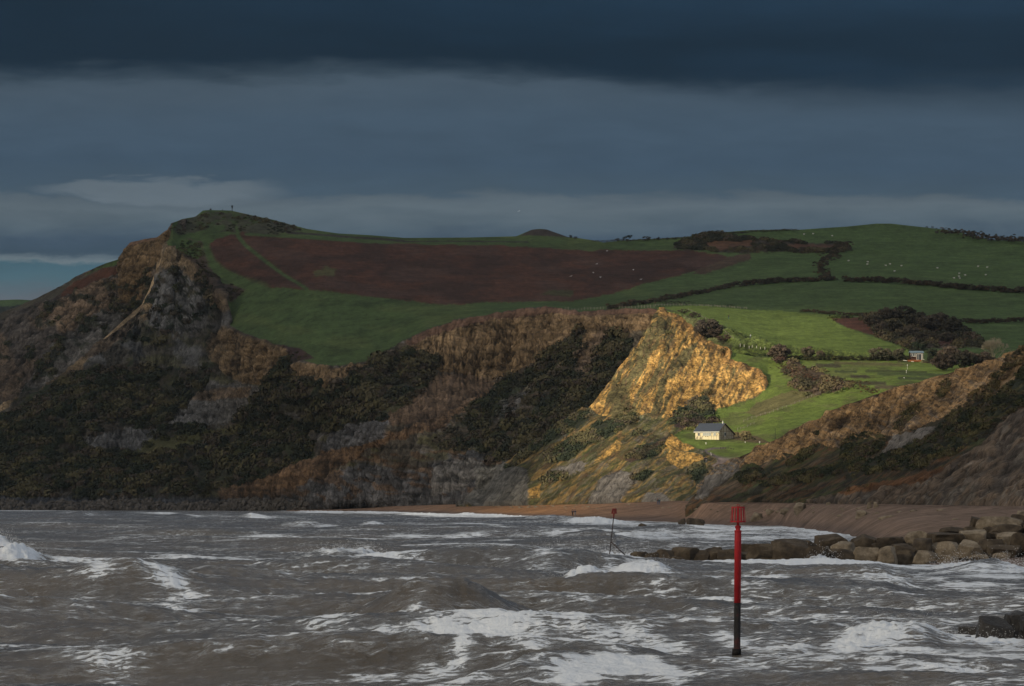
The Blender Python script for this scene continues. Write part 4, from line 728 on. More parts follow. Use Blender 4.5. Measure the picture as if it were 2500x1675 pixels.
sp = link(mesh_np('sea_spray', vs, None, M_SPRAY, smooth=False, tris=ff)); tag(sp, label='white spray torn off the breaking wave crests', cat='spray', kind='stuff')
# ================================================================== CLOUD BANK, unseen, added and thinned to let sun onto chosen land only
LIT = [(1590, 742), (1680, 747), (1830, 760), (1900, 768), (2000, 792), (2120, 828), (2235, 862), (2330, 880), (2350, 950), (2250, 960), (1950, 1050), (1780, 1145), (1650, 1225), (1440, 1235), (1340, 1215), (1290, 1190), (1300, 1150), (1360, 1100), (1440, 1040), (1448, 990), (1500, 905)]
ux, uy = 20.0, 20.0; gx0, gy0, gx1, gy1 = -4600, -3400, 900, 3600; ZC = 900.0
gw, gh = int((gx1-gx0)/ux), int((gy1-gy0)/uy)
acc = np.zeros((gh, gw)); cnt = np.zeros((gh, gw))
def splat(P, val, wgt=1.0):
    tt_ = (ZC-P[:, 2])/SD.z; gx = P[:, 0]+SD.x*tt_; gy = P[:, 1]+SD.y*tt_
    i = ((gy-gy0)/uy).astype(int); j = ((gx-gx0)/ux).astype(int); ok = (i >= 0) & (i < gh) & (j >= 0) & (j < gw)
    np.add.at(acc, (i[ok], j[ok]), val[ok]*wgt); np.add.at(cnt, (i[ok], j[ok]), wgt)
def softlit(px, py, P, base):
    m = inpoly(px, py, LIT).astype(float)
    m *= np.interp(px, [1250, 1330, 1480, 1620, 2150, 2330], [0.7, 0.85, 1.0, 1.0, 1.0, 0.8])*np.interp(py, [1120, 1230], [1.0, 0.8])
    return np.maximum(m, base)
BASE = 0.10
splat(pr.P.reshape(-1, 3), softlit(pr.px.ravel(), pr.py.ravel(), None, BASE), 3.0)
mm = (hd.px > 1605) & (hd.sec < 3.4); splat(hd.P[mm], softlit(hd.px[mm], hd.py[mm], None, BASE), 3.0)
mm = ~mm; hb = BASE+0.10*np.exp(-((hd.px[mm]-370)/60)**2-((hd.py[mm]-700)/90)**2)+0.08*np.exp(-((hd.px[mm]-1200)/170)**2-((hd.py[mm]-850)/90)**2)+0.05*sst(hd.px[mm], 900, 1400)
splat(hd.P[mm], hb, 1.0)
splat(wc.P.reshape(-1, 3), np.full(wc.px.size, BASE*1.1), 1.0)
splat(nc_.P.reshape(-1, 3), (BASE+0.03+0.17*(dp.ravel() < 90)*(nc_.px.ravel() < 2460)), 2.0)
bl = 0.10+0.55*np.exp(-((be.px-1290)/190)**2)+0.06; splat(be.P.reshape(-1, 3), bl.ravel(), 2.0)
sub = co[::7]; splat(sub, np.full(len(sub), 0.30)*np.interp(sub[:, 1], [500, 1200, 2300], [1.0, .8, .8]), 1.0)
bw = gsm(gsm(cnt, 1.0, 0), 1.0, 1); av = gsm(gsm(acc, 1.0, 0), 1.0, 1)
T = np.where(bw > 0.02, av/np.maximum(bw, 1e-6), 0.25)
yy, xx = np.mgrid[0:gh, 0:gw]; T = T*(0.85+0.3*fbm(xx/9.0, yy/9.0, 0, 3, 600))
T = np.clip(T, 0.03, 1.0)
def sun_mask_mat():
    m = bpy.data.materials.new('sun_mask_cloud'); m.use_nodes = True; t = NT(m.node_tree); t.n.clear()
    a = t.new('ShaderNodeAttribute', attribute_name='thin').outputs['Fac']
    tr = t.new('ShaderNodeBsdfTransparent'); tl = t.new('ShaderNodeBsdfTranslucent'); tl.inputs[0].default_value = (0.55, 0.57, 0.6, 1)
    mx = t.new('ShaderNodeMixShader'); t.l.new(a, mx.inputs[0]); t.l.new(tl.outputs[0], mx.inputs[1]); t.l.new(tr.outputs[0], mx.inputs[2])
    o = t.new('ShaderNodeOutputMaterial'); t.l.new(mx.outputs[0], o.inputs[0]); return m
nx_, ny_ = gw, gh
gxs = gx0+(np.arange(gw)+0.5)*ux; gys = gy0+(np.arange(gh)+0.5)*uy; GX, GY = np.meshgrid(gxs, gys)
offx, offy = SD.x*90/SD.z, SD.y*90/SD.z
lo = np.stack([GX, GY, np.full(GX.shape, ZC)+25*(fbm(xx/12., yy/12., 0, 3, 610)-.5)], -1).reshape(-1, 3)
hi = np.stack([GX+offx, GY+offy, np.full(GX.shape, ZC+90)+40*(fbm(xx/10., yy/10., 0, 3, 611)-.5)], -1).reshape(-1, 3)
q1 = grid_quads(gh, gw); n0 = len(lo)
rim_i = np.concatenate([np.arange(gw), np.arange(gh)*gw+gw-1, (gh-1)*gw+np.arange(gw)[::-1], np.arange(gh)[::-1]*gw])
rim_i = rim_i[np.r_[True, rim_i[1:] != rim_i[:-1]]]
sides = np.stack([rim_i[:-1], rim_i[1:], rim_i[1:]+n0, rim_i[:-1]+n0], -1)
cl = link(mesh_np('cloud', np.concatenate([lo, hi]), np.concatenate([q1, q1[:, ::-1]+n0, sides]), sun_mask_mat(), attrs={'thin': np.tile(np.sqrt(T).ravel(), 2)}))
tag(cl, kind='structure')  # added out-of-view slab; its thinness map decides where sun falls
# ================================================================== OBJECTS
def ground(L, px, py):
    i, j = L.near(px, py); return Vector(L.P[i, j])
class MB:
    def __init__(s): s.v = []; s.f = []
    def add(s, vs, fs):
        n = len(s.v); s.v += [tuple(v) for v in vs]; s.f += [tuple(i+n for i in f) for f in fs]
    def box(s, x0, x1, y0, y1, z0, z1):
        s.add([(x0, y0, z0), (x1, y0, z0), (x1, y1, z0), (x0, y1, z0), (x0, y0, z1), (x1, y0, z1), (x1, y1, z1), (x0, y1, z1)],
              [(0, 3, 2, 1), (4, 5, 6, 7), (0, 1, 5, 4), (1, 2, 6, 5), (2, 3, 7, 6), (3, 0, 4, 7)])
    def bar(s, a, b, w, h=None):
        a, b = Vector(a), Vector(b); d = (b-a).normalized(); up = Vector((0, 0, 1)) if abs(d.z) < .95 else Vector((0, 1, 0))
        r = d.cross(up).normalized()*w/2; u = r.cross(d).normalized()*(h or w)/2
        s.add([a-r-u, a+r-u, a+r+u, a-r+u, b-r-u, b+r-u, b+r+u, b-r+u], [(0, 1, 2, 3), (7, 6, 5, 4), (0, 4, 5, 1), (1, 5, 6, 2), (2, 6, 7, 3), (3, 7, 4, 0)])
    def tube(s, pts, rs, n=10, cap=True):
        pts = [Vector(p) for p in pts]; rings = []
        for i, p in enumerate(pts):
            d = (pts[min(i+1, len(pts)-1)]-pts[max(i-1, 0)]).normalized(); ref = Vector((0, 1, 0)) if abs(d.z) > .7 else Vector((0, 0, 1))
            a = d.cross(ref).normalized(); b = d.cross(a); r = rs[i] if hasattr(rs, '__len__') else rs
            rings.append([p+(a*math.cos(6.2832*k/n)+b*math.sin(6.2832*k/n))*r for k in range(n)])
        vs = [v for r in rings for v in r]; fs = [(i*n+k, i*n+(k+1) % n, (i+1)*n+(k+1) % n, (i+1)*n+k) for i in range(len(rings)-1) for k in range(n)]
        if cap: fs += [tuple(range(n-1, -1, -1)), tuple((len(rings)-1)*n+k for k in range(n))]
        s.add(vs, fs)
    def poly(s, vs): s.add(vs, [tuple(range(len(vs)))])
    def prism(s, prof, a, b, fn):
        n = len(prof); s.add([fn(a, p) for p in prof]+[fn(b, p) for p in prof], [tuple(range(n-1, -1, -1)), tuple(range(n, 2*n))]+[(i, (i+1) % n, n+(i+1) % n, n+i) for i in range(n)])
    def build(s, name, mat, parent=None, smooth=False, label=None):
        me = bpy.data.meshes.new(name); me.from_pydata(s.v, [], s.f); bm = bmesh.new(); bm.from_mesh(me); bmesh.ops.recalc_face_normals(bm, faces=bm.faces); bm.to_mesh(me); bm.free()
        if smooth: me.polygons.foreach_set('use_smooth', [True]*len(me.polygons))
        me.materials.append(mat); o = link(bpy.data.objects.new(name, me), parent)
        if label: o['label'] = label
        return o
def empty(name, loc, rz=0.0, label=None, cat=None, group=None):
    o = bpy.data.objects.new(name, None); S.collection.objects.link(o); o.location = loc; o.rotation_euler = (0, 0, rz); o.empty_display_size = 0.5
    tag(o, label, cat, group); return o
def copy_tree(o, parent=None):
    c = o.copy(); S.collection.objects.link(c); c.parent = parent
    for ch in o.children: copy_tree(ch, c)
    return c

M_RED = flat_mat('red_paint', (0.30, 0.013, 0.018), 0.55, 0.5, 3.5, bump=0.15, spec=0.25)
M_REDD = flat_mat('dark_red_paint', (0.17, 0.022, 0.02), 0.6, 0.35, 2.5)
M_WET = flat_mat('black_tar', (0.012, 0.011, 0.012), 0.7, 0.5, 2.5, bump=0.4, spec=0.12)
M_IRON = flat_mat('rusty_iron', (0.045, 0.035, 0.035), 0.7, 0.4, 2)
M_WOOD = flat_mat('weathered_wood', (0.07, 0.055, 0.045), 0.85, 0.4, 3)
M_POST = flat_mat('pale_post', (0.26, 0.24, 0.19), 0.8, 0.25, 2)
M_CREAM = flat_mat('cream_boards', (0.74, 0.66, 0.44), 0.7, 0.07, 1.5)
M_GABLE = flat_mat('dull_boards', (0.42, 0.36, 0.25), 0.8, 0.2, 2)  # same hue as the front boards, darker
M_TIMB = flat_mat('brown_timber', (0.16, 0.115, 0.07), 0.8, 0.3, 3)
M_SLATE = flat_mat('slate', (0.05, 0.062, 0.085), 0.55, 0.18, 1.2)
M_WHITE = flat_mat('white_paint', (0.80, 0.79, 0.72), 0.5, 0.06, 2)
M_GLASS = flat_mat('dark_glass', (0.03, 0.04, 0.055), 0.12, 0.1, 2, spec=0.6)
M_GLASSL = flat_mat('bright_glass', (0.35, 0.38, 0.36), 0.15, 0.1, 2, spec=0.6)
M_DECK = flat_mat('orange_decking', (0.36, 0.13, 0.05), 0.8, 0.2, 3)
M_ROOFB = flat_mat('blue_grey_felt', (0.17, 0.24, 0.29), 0.6, 0.2, 2)
M_LOG = flat_mat('brown_cladding', (0.10, 0.055, 0.04), 0.8, 0.3, 3)
M_DARK = flat_mat('black_metal', (0.02, 0.02, 0.022), 0.6, 0.3, 2)
M_SKIN = flat_mat('skin', (0.45, 0.27, 0.20), 0.6, 0.05)
M_HAIR = flat_mat('brown_hair', (0.03, 0.02, 0.015), 0.8, 0.2)
M_WOOL = flat_mat('fleece', (0.55, 0.53, 0.47), 0.95, 0.1, 6)
M_FACE = flat_mat('sheep_face', (0.35, 0.32, 0.27), 0.9, 0.1)
M_FEATH = flat_mat('white_feathers', (0.85, 0.85, 0.85), 0.8, 0.05); M_WING = flat_mat('grey_feathers', (0.35, 0.37, 0.4), 0.8, 0.1); M_BEAK = flat_mat('yellow_beak', (0.6, 0.4, 0.05), 0.6, 0.05)

# ---- big red beacon pile
def px_at(D): return D/F
B0 = at(1799.5, 1590, 233.0); k = 233.0/F
root = empty('navigation_beacon', (B0.x, B0.y, -2.5), label='tall bright red beacon post with slatted basket topmark, black towards the water', cat='beacon')
def bz(py): return H+(HY-py)*k+2.5
lean = 2.6*k
def bx(py): return lean*(1590-py)/(1590-1236)
m = MB(); m.tube([(bx(1600)-0.02, 0, 0), (bx(1472), 0, bz(1472))], 0.130, 24); LS = m.build('lower_sleeve', M_WET, root, True)
m = MB(); m.tube([(bx(1472), 0, bz(1472)), (bx(1300), 0, bz(1300)), (bx(1295), 0, bz(1295))], [0.133, 0.131, 0.129], 24); m.tube([(bx(1299), 0, bz(1299)), (bx(1294.5), 0, bz(1294.5))], 0.139, 24)
m.build('pole', M_RED, root, True)
m = MB(); m.tube([(bx(1590)-.02, 0, bz(1600)), (bx(1585)-.01, 0, bz(1584))], 0.175, 24); m.build('base_collar', M_WET, root, True)
m = MB(); m.tube([(bx(1295), 0, bz(1295)), (bx(1288), 0, bz(1288))], 0.088, 18); m.tube([(bx(1288), 0, bz(1288)), (bx(1284), 0, bz(1284)), (bx(1283), 0, bz(1283))], [0.10, 0.115, 0.07], 18); m.tube([(bx(1284), 0, bz(1284)), (bx(1272), 0, bz(1272))], 0.050, 14)
for a in range(6): m.tube([(bx(1286)+.1*math.cos(a), .1*math.sin(a), bz(1290)), (bx(1286)+.1*math.cos(a), .1*math.sin(a), bz(1286))], 0.014, 6)
m.build('neck', M_RED, root, False)
bk_ = m = MB(); zb, zt = bz(1274), bz(1237); cxb, cxt = bx(1274), bx(1237); rb, rt = 0.305, 0.262
basket = None
def ring(m, cx, z0, z1, ro, ri, n=36):
    for a in range(n):
        a0, a1 = 6.2832*a/n, 6.2832*(a+1)/n; P = []
        for z in (z0, z1):
            for r in (ri, ro):
                for an in (a0, a1): P.append((cx+r*math.cos(an), r*math.sin(an), z))
        m.add(P, [(0, 1, 3, 2), (4, 6, 7, 5), (2, 3, 7, 6), (0, 4, 5, 1)])
m = MB(); ring(m, cxb, zb-0.02, zb+0.035, rb, rb-0.05); m2 = MB(); ring(m2, cxt, zt-0.05, zt, rt, rt-0.05)
for a in range(4):
    an = a*math.pi/4; m.bar((cxb-rb*.96*math.cos(an), -rb*.96*math.sin(an), zb+.006+.001*a), (cxb+rb*.96*math.cos(an), rb*.96*math.sin(an), zb+.006+.001*a), 0.035, 0.02); m2.bar((cxt-rt*.96*math.cos(an), -rt*.96*math.sin(an), zt-.02+.001*a), (cxt+rt*.96*math.cos(an), rt*.96*math.sin(an), zt-.02+.001*a), 0.035, 0.02)
basket = m.build('basket', M_RED, root); m2.build('top_ring', M_RED, basket)
m = MB(); m.tube([(cxb, 0, zb-0.03), (cxt, 0, zt-0.01)], [0.060, 0.045], 12); m.build('spindle', M_RED, basket)
for a in range(14):
    an = 6.2832*(a+.35)/14; m = MB(); c, s_ = math.cos(an), math.sin(an)
    p0 = Vector((cxb+(rb-.012)*c, (rb-.012)*s_, zb)); p1 = Vector((cxt+(rt-.012)*c, (rt-.012)*s_, zt-.01)); tv = Vector((-s_, c, 0))*0.023; nv = Vector((c, s_, 0))*0.006
    m.add([p0-tv-nv, p0+tv-nv, p0+tv+nv, p0-tv+nv, p1-tv-nv, p1+tv-nv, p1+tv+nv, p1-tv+nv], [(0, 1, 2, 3), (7, 6, 5, 4), (0, 4, 5, 1), (1, 5, 6, 2), (2, 6, 7, 3), (3, 7, 4, 0)])
    m.build('slat', M_RED, basket)
m = MB(); m.tube([(cxt+.05*math.cos(a*.5236), 0, zt+.045+.05*math.sin(a*.5236)) for a in range(13)], 0.012, 6, False); m.tube([(cxt, 0, zt-.01), (cxt, 0, zt+.02)], 0.03, 8); m.build('lifting_ring', M_RED, root)

# ---- small leaning beacon at the seaward end of the groyne
k2 = 530.0/F; b0 = at(1485.7, 1377, 530.0); P2 = lambda px, py, dy=0: at(px, py, 530.0+dy)-Vector((b0.x, b0.y, -2))
root = empty('leaning_beacon', (b0.x, b0.y, -2), label='thin leaning beacon with rusty red topmark and diagonal strut', cat='beacon')
m = MB(); m.tube([P2(1483.5, 1395), P2(1491.6, 1323)], 0.050, 10); m.tube([P2(1491.6, 1323), P2(1498.2, 1262)], .046, 10); m.build('pole', M_IRON, root, True)
m = MB(); m.tube([P2(1498.0, 1264), P2(1499, 1252)], .062, 10); m.build('neck', M_REDD, root, True)
m = MB(); m.tube([P2(1491.8, 1323), P2(1545, 1373)], 0.055, 8); m.build('strut', M_IRON, root, True)
m = MB(); cb, ct = P2(1499.2, 1253.5), P2(1500, 1241.5); ring(m, cb.x, cb.z-.03, cb.z+.05, .235, .20, 20); ring(m, ct.x, ct.z-.06, ct.z, .18, .0, 20)
m.tube([cb-Vector((0, 0, .04)), ct], .05, 8); bs = m.build('basket', M_REDD, root)
for a in range(10):
    an = 6.2832*(a+.3)/10; m = MB(); m.bar((cb.x+.22*math.cos(an), .22*math.sin(an), cb.z), (ct.x+.165*math.cos(an), .165*math.sin(an), ct.z-.02), .055, .02); m.build('slat', M_REDD, bs)
for px, y0, y1, w, lab in ((1464.7, 1354, 1372, .24, 'square timber stump in the surf left of the leaning beacon'), (1496.7, 1364.5, 1379, .28, 'short timber stump at the foot of the leaning beacon')):
    p = at(px, y1, 530+(px > 1480)*-2); h = (y1-y0)*k2; m = MB(); m.box(-w/2, w/2, -w/2, w/2, -1.8, h); m.box(-w/2-.015, w/2+.015, -w/2-.015, w/2+.015, h-.25, h-.17)
    o = m.build('timber_stump', M_WOOD); o.location = p; o.rotation_euler = (0.02, 0.03, .3); tag(o, lab, 'post', 'timber stumps at the groyne end')

# ---- boulders
def rock_mat(name, c0, c1, c2, rough=.85):
    m = bpy.data.materials.new(name); m.use_nodes = True; t = NT(m.node_tree); b = t.n['Principled BSDF']; g = t.new('ShaderNodeNewGeometry').outputs['Position']
    n = t.noise(g, 0.9, 6, .65); n2 = t.noise(g, 5.0, 5, .7); col = t.ramp(n, [(0.34, c0), (0.5, c1), (0.66, c2)])
    col = t.mix(1.0, col, t.m('ADD', .45, t.m('MULTIPLY', n2, 1.1)), 'MULTIPLY'); t.l.new(col, b.inputs['Base Color']); b.inputs['Roughness'].default_value = rough
    b.inputs['Specular IOR Level'].default_value = .25
    bp = t.new('ShaderNodeBump'); bp.inputs['Strength'].default_value = .9; bp.inputs['Distance'].default_value = .12; t.l.new(t.m('ADD', n2, n), bp.inputs['Height']); t.l.new(bp.outputs[0], b.inputs['Normal']); return m
M_ROCK = rock_mat('brown_rock', (0.034, 0.026, 0.019), (0.066, 0.050, 0.034), (0.115, 0.090, 0.062)); M_ROCKL = rock_mat('pale_rock', (0.10, 0.078, 0.054), (0.20, 0.16, 0.112), (0.29, 0.24, 0.175)); LS.data.materials.clear(); LS.data.materials.append(rock_mat('weedy_steel', (0.008, 0.008, 0.009), (0.013, 0.011, 0.012), (0.075, 0.012, 0.012), .6)); M_ROCKW = rock_mat('wet_rock', (0.012, 0.011, 0.011), (0.022, 0.02, 0.019), (0.04, 0.036, 0.032), .35)
def boulder(name, c, w, d, h, seed, mat, tilt=0.2, flat=.75):
    rn = random.Random(seed); bm = bmesh.new(); bmesh.ops.create_icosphere(bm, subdivisions=4, radius=1.0)
    pl = []
    for i in range(11):
        n = Vector((rn.gauss(0, 1), rn.gauss(0, 1), rn.gauss(0, .8))).normalized(); pl.append((n, rn.uniform(flat+.14, flat+.42)))
    for a in ((0, -1, .1), (0, 0, 1), (1, 0, 0), (-1, 0, 0.1)):
        n = (Vector(a)+Vector((rn.uniform(-.3, .3), rn.uniform(-.3, .3), rn.uniform(-.3, .3)))).normalized(); pl.append((n, rn.uniform(.7, .85)))
    R = Matrix.Rotation(rn.uniform(-tilt, tilt), 3, 'Y') @ Matrix.Rotation(rn.uniform(-.3, .3), 3, 'X')
    co_ = np.array([v.co for v in bm.verts]); co_ = co_/np.abs(co_).max(1, keepdims=True)**0.5
    for n, dd in pl:
        n = np.array(n); e = co_@n; o = np.clip(e-dd, 0, None); co_ = co_-o[:, None]*n[None]*0.94
    s0 = rn.uniform(0, 90); q = co_*2.2+s0; nz = fbm(q[:, 0], q[:, 1], q[:, 2], 4, seed % 97, .55)-.5; q2 = co_*6+s0; nz2 = fbm(q2[:, 0], q2[:, 1], q2[:, 2], 2, seed % 89)-.5
    co_ = co_*(1+nz*.16+nz2*.06)[:, None]; co_ /= np.abs(co_).max(0)
    for v, p in zip(bm.verts, co_):
        p = R @ Vector(p); v.co = Vector((p.x*w/2, p.y*d/2, p.z*h/2))
    me = bpy.data.meshes.new(name); bm.to_mesh(me); bm.free(); me.polygons.foreach_set('use_smooth', [True]*len(me.polygons)); me.set_sharp_from_angle(angle=math.radians(24)); me.materials.append(mat)
    o = link(bpy.data.objects.new(name, me)); o.location = c; return o
ORD = ['first', 'second', 'third', 'fourth', 'fifth', 'sixth', 'seventh', 'eighth', 'ninth', 'tenth', 'eleventh', 'twelfth', 'thirteenth', 'fourteenth', 'fifteenth', 'sixteenth', 'seventeenth', 'eighteenth', 'nineteenth', 'twentieth', 'twenty-first', 'twenty-second', 'twenty-third', 'twenty-fourth', 'twenty-fifth', 'twenty-sixth', 'twenty-seventh', 'twenty-eighth']
GB = []   # px centre, top, bottom, width (photo px)
for cx_, t_, b_, w_ in ((1210, 485, 572, 150), (1300, 490, 572, 100), (1420, 480, 577, 170), (1580, 440, 577, 190), (1710, 460, 575, 130), (1820, 456, 572, 125), (1930, 458, 572, 140), (2075, 415, 500, 95), (2200, 418, 520, 190), (2080, 478, 572, 100), (2235, 462, 572, 220), (1510, 520, 578, 100), (1340, 535, 580, 120)):
    GB.append((1200+cx_/3.336, 1205+t_/3.336, 1205+b_/3.336, w_/3.336))
for cx_, t_, b_, w_ in ((440, 385, 562, 255), (560, 395, 480, 130), (650, 428, 535, 170), (770, 345, 440, 235), (860, 400, 480, 190), (840, 458, 562, 200), (1030, 342, 450, 195), (1040, 438, 582, 215), (1160, 408, 470, 120), (1215, 443, 588, 150), (1250, 358, 440, 230), (1345, 418, 480, 190), (1370, 473, 577, 160), (1460, 303, 400, 185), (1505, 378, 470, 150), (1535, 468, 557, 185),
    (1690, 403, 512, 205), (1700, 328, 412, 310), (1755, 283, 325, 190), (1715, 512, 548, 160), (1885, 378, 527, 190), (1930, 288, 400, 190), (1900, 278, 330, 100), (2060, 358, 502, 220), (2065, 323, 368, 130), (2130, 185, 300, 320), (1945, 188, 290, 95), (2195, 250, 335, 240), (2180, 408, 502, 240), (2210, 323, 412, 160), (2150, 488, 522, 140), (2300, 322, 472, 140), (2295, 172, 255, 130), (2330, 138, 200, 90), (2305, 245, 325, 110), (1970, 503, 530, 140), (2045, 268, 345, 100), (2420, 200, 330, 170), (2440, 300, 470, 190), (720, 470, 560, 150)):
    GB.append((1800+cx_/3.336, 1205+t_/3.336, 1205+b_/3.336, w_/3.336))
GB.sort(key=lambda g: g[0]); cnts = {}
rows_ = {'low': [g for g in GB if g[2] > 1360], 'high': [g for g in GB if g[2] <= 1360]}
for rk, lst in rows_.items():
    for n_, (cx_, t_, b_, w_) in enumerate(lst):
        D = 531 if rk == 'low' else 533+(1376-b_)*0.16
        D += 1.2*math.sin(cx_*1.3); kk = D/F; h = (b_-t_)*kk*(1.36 if cx_ < 2330 else 1.15)+.25; w = w_*kk*(1.38 if cx_ < 2000 else 1.24); c = at(cx_, (t_+b_)/2+ (b_-t_)*.12, D+w*.25)
        light = cx_ > 2100 and (int(cx_*7) % 3 != 0) and rk == 'low' or (cx_ > 2020 and int(cx_*5) % 4 == 0)
        o = boulder('boulder', c, w, max(w*.9, 1.4), h, int(cx_*13+t_), M_ROCKL if light else M_ROCK, .2, .56)
        tone = 'pale' if light else 'dark brown'; size = 'big' if w_ > 55 else 'small' if w_ < 36 else 'middling'
        row = 'bottom course' if rk == 'low' else 'upper course'; od = ORD[n_] if n_ < len(ORD) else 'far'
        tag(o, f'{size} {tone} boulder, {od} from the sea end in the {row} of the groyne', 'boulder', 'armour boulders of the rock groyne')
# core of rubble inside the groyne so that no daylight shows through
for n_, px in enumerate(range(1600, 2700, 75)):
    kk = 540/F; D = 541+n_*.6; o = boulder('boulder', at(px, 1378-(px-1600)*.05, D), 3.0, 2.6, 1.7, 900+n_, M_ROCK, .2)
    tag(o, f'dark core boulder behind the front rocks, {ORD[n_]} from the groyne sea end', 'boulder', 'core boulders of the rock groyne')
NB = [(1960, 1088, 1170, 300, 'long low wet black boulder at the left tip of the near rocks'), (2085, 1028, 1205, 290, 'tall wet black boulder with water streaming down its face'), (2225, 1000, 1110, 110, 'narrow wet black boulder in the notch of the near rocks'), (2300, 962, 1110, 190, 'topmost wet black boulder of the near rocks at the frame edge'), (2300, 1148, 1232, 170, 'wet black boulder lowest at the right edge behind the waterfall'), (2345, 1060, 1160, 110, 'wet black boulder beside the thin waterfall at the right edge'), (2440, 980, 1230, 260, 'wet black boulder just past the right edge'),
      (1875, 1183, 1215, 80, 'small slanting wet rock in the foam left of the near rocks'), (1375, 1112, 1175, 62, 'round black rock poking out of the waves like a head'), (710, 1200, 1225, 62, 'low black rock awash nearest to the red beacon'), (985, 1195, 1230, 100, 'low wide black rock awash in the surf'), (1062, 1190, 1222, 62, 'small black rock awash at the right of the wide one'), (1590, 1362, 1400, 200, 'brown rock awash in churning water in the lower right')]
for cx_, t_, b_, w_, lab in NB:
    px, ty, by = 1800+cx_/3.336, 1205+t_/3.336, 1205+b_/3.336; D = H*F/(max(by, 1558)-HY)*1.0 if by > 1545 else 252
    if cx_ > 1900: D = 246 if by > 1560 else 250
    kk = D/F; h = (by-ty)*kk*1.5+.3; c = at(px, (ty+by)/2+(by-ty)*.24, D+.3); o = boulder('wet_boulder', c, w_/3.336*kk*1.1, max(w_/3.336*kk*.7, .8), h, int(cx_+t_), M_ROCKW, .35 if w_ > 250 else .2, .62); tag(o, lab, 'rock', 'wet rocks in the near surf')
BB = [(1568, 1278, 1291, 22, 'dark triangular rock standing in the surf before the beach', 0), (1665, 1266, 1284, 20, 'upright brown rock at the left of the pair in the swash', 0), (1698, 1264, 1283, 48, 'broad brown rock at the right of the pair in the swash', 0), (1848, 1250, 1270, 32, 'broad tan boulder on the beach right behind the red beacon', 1), (1880, 1243, 1256, 24, 'dark brown round boulder on top of the beach', 1),
      (1917, 1240, 1254, 28, 'low tan boulder between two others on the beach', 1), (1952, 1226, 1252, 32, 'tallest orange boulder on the beach below the near cliff', 1), (2022, 1225, 1233, 12, 'small tan stone at the cliff foot', 1), (2103, 1244, 1262, 32, 'long slanting slab of driftwood coloured rock at the cliff foot', 1), (2122, 1226, 1242, 13, 'thin upright pale rock at the cliff foot', 1), (2138, 1224, 1239, 14, 'blunt pale rock beside the upright one', 1)]
for px, ty, by, w_, lab, onb in BB:
    p = ground(be, px, by) if onb else at(px, by, H*F/(by-HY)*.97); D = p.y; kk = D/F; h = (by-ty)*kk*1.45; c = at(px, (ty+by)/2+(by-ty)*.2, D); o = boulder('beach_rock', c, w_*kk, w_*kk*.8, h, int(px), M_ROCKL if onb else M_ROCK, .3, .6); tag(o, lab, 'rock', 'loose rocks on the beach')
rs = np.random.default_rng(8); pts = []
for i in range(90):
    px = rs.uniform(1180, 1460) if i < 50 else rs.uniform(1460, 2400); i_, j_ = be.near(px, 1236 if i < 50 else np.interp(px, [1460, 1900, 2400], [1236, 1243, 1262])); i_ = int(np.clip(i_+rs.integers(-14, 20), 10, be.P.shape[0]-60)); pts.append(be.P[i_, j_])
bmr = bmesh.new()
for p in pts:
    r = rs.uniform(.15, .55); mt = Matrix.Translation(Vector(p)) @ Matrix.Diagonal((r*rs.uniform(1, 2), r, r*rs.uniform(.4, .8), 1)); bmesh.ops.create_icosphere(bmr, subdivisions=1, radius=1.0, matrix=mt)
me = bpy.data.meshes.new('beach_stones'); bmr.to_mesh(me); bmr.free(); me.materials.append(M_ROCKL); tag(link(bpy.data.objects.new('beach_stones', me)), 'pale stones strewn along the shingle under the cliffs', 'stones', kind='stuff')
# rubble shore under the headland
rs = np.random.default_rng(9); sel = np.argwhere((hd.py > 1229+6*np.sin(hd.px/60)) & (hd.sec < 7.6) & (hd.px < 760) & (hd.px > -150)); sel = sel[rs.choice(len(sel), 1500)]
bmr = bmesh.new(); bmesh.ops.create_icosphere(bmr, subdivisions=1, radius=1.0); bv = np.array([v.co for v in bmr.verts]); bf = np.array([[v.index for v in f.verts] for f in bmr.faces]); bmr.free()
c_ = hd.P[sel[:, 0], sel[:, 1]]; sc_ = rs.uniform(.5, 1.6, (len(sel), 1))*rs.uniform(.6, 1.2, (len(sel), 3)); V_ = (c_[:, None]+bv[None]*sc_[:, None]*rs.uniform(.75, 1.2, (len(sel), len(bv), 1))).reshape(-1, 3)
F_ = (np.arange(len(sel))[:, None, None]*len(bv)+bf[None]).reshape(-1, 3); tone = np.repeat(rs.uniform(.035, .10, len(sel)), len(bv)); o = link(mesh_np('shore_rubble', V_, None, M_LEAF, smooth=False, tris=F_, cols=np.stack([tone, tone*.9, tone*.82], -1))); tag(o, 'dark rocky rubble along the foot of the headland', 'rubble', kind='stuff')

# ---- foliage
def clump_templates(n, nl, seed, flat=0.8, ls=0.28):
    r = np.random.default_rng(seed); T_ = []
    for i in range(n):
        d = r.normal(size=(nl, 3)); d /= np.linalg.norm(d, axis=1, keepdims=True); d[:, 2] = np.abs(d[:, 2])*flat-.15; rad = r.uniform(.55, 1.05, (nl, 1)); c = d*rad
        a = r.normal(size=(nl, 3)); a /= np.linalg.norm(a, axis=1, keepdims=True); nrm = d+r.normal(0, .34, (nl, 3)); nrm /= np.linalg.norm(nrm, axis=1, keepdims=True)
        u = np.cross(nrm, a); u /= np.linalg.norm(u, axis=1, keepdims=True); w = np.cross(nrm, u); s_ = r.uniform(.6, 1.2, (nl, 1))*ls
        T_.append(np.stack([c-u*s_-w*s_*.6, c+u*s_-w*s_*.5, c+u*s_*.7+w*s_*.8, c-u*s_*.8+w*s_*.6], 1).reshape(-1, 3))
    return T_
TPL = clump_templates(10, 56, 3, ls=.19)
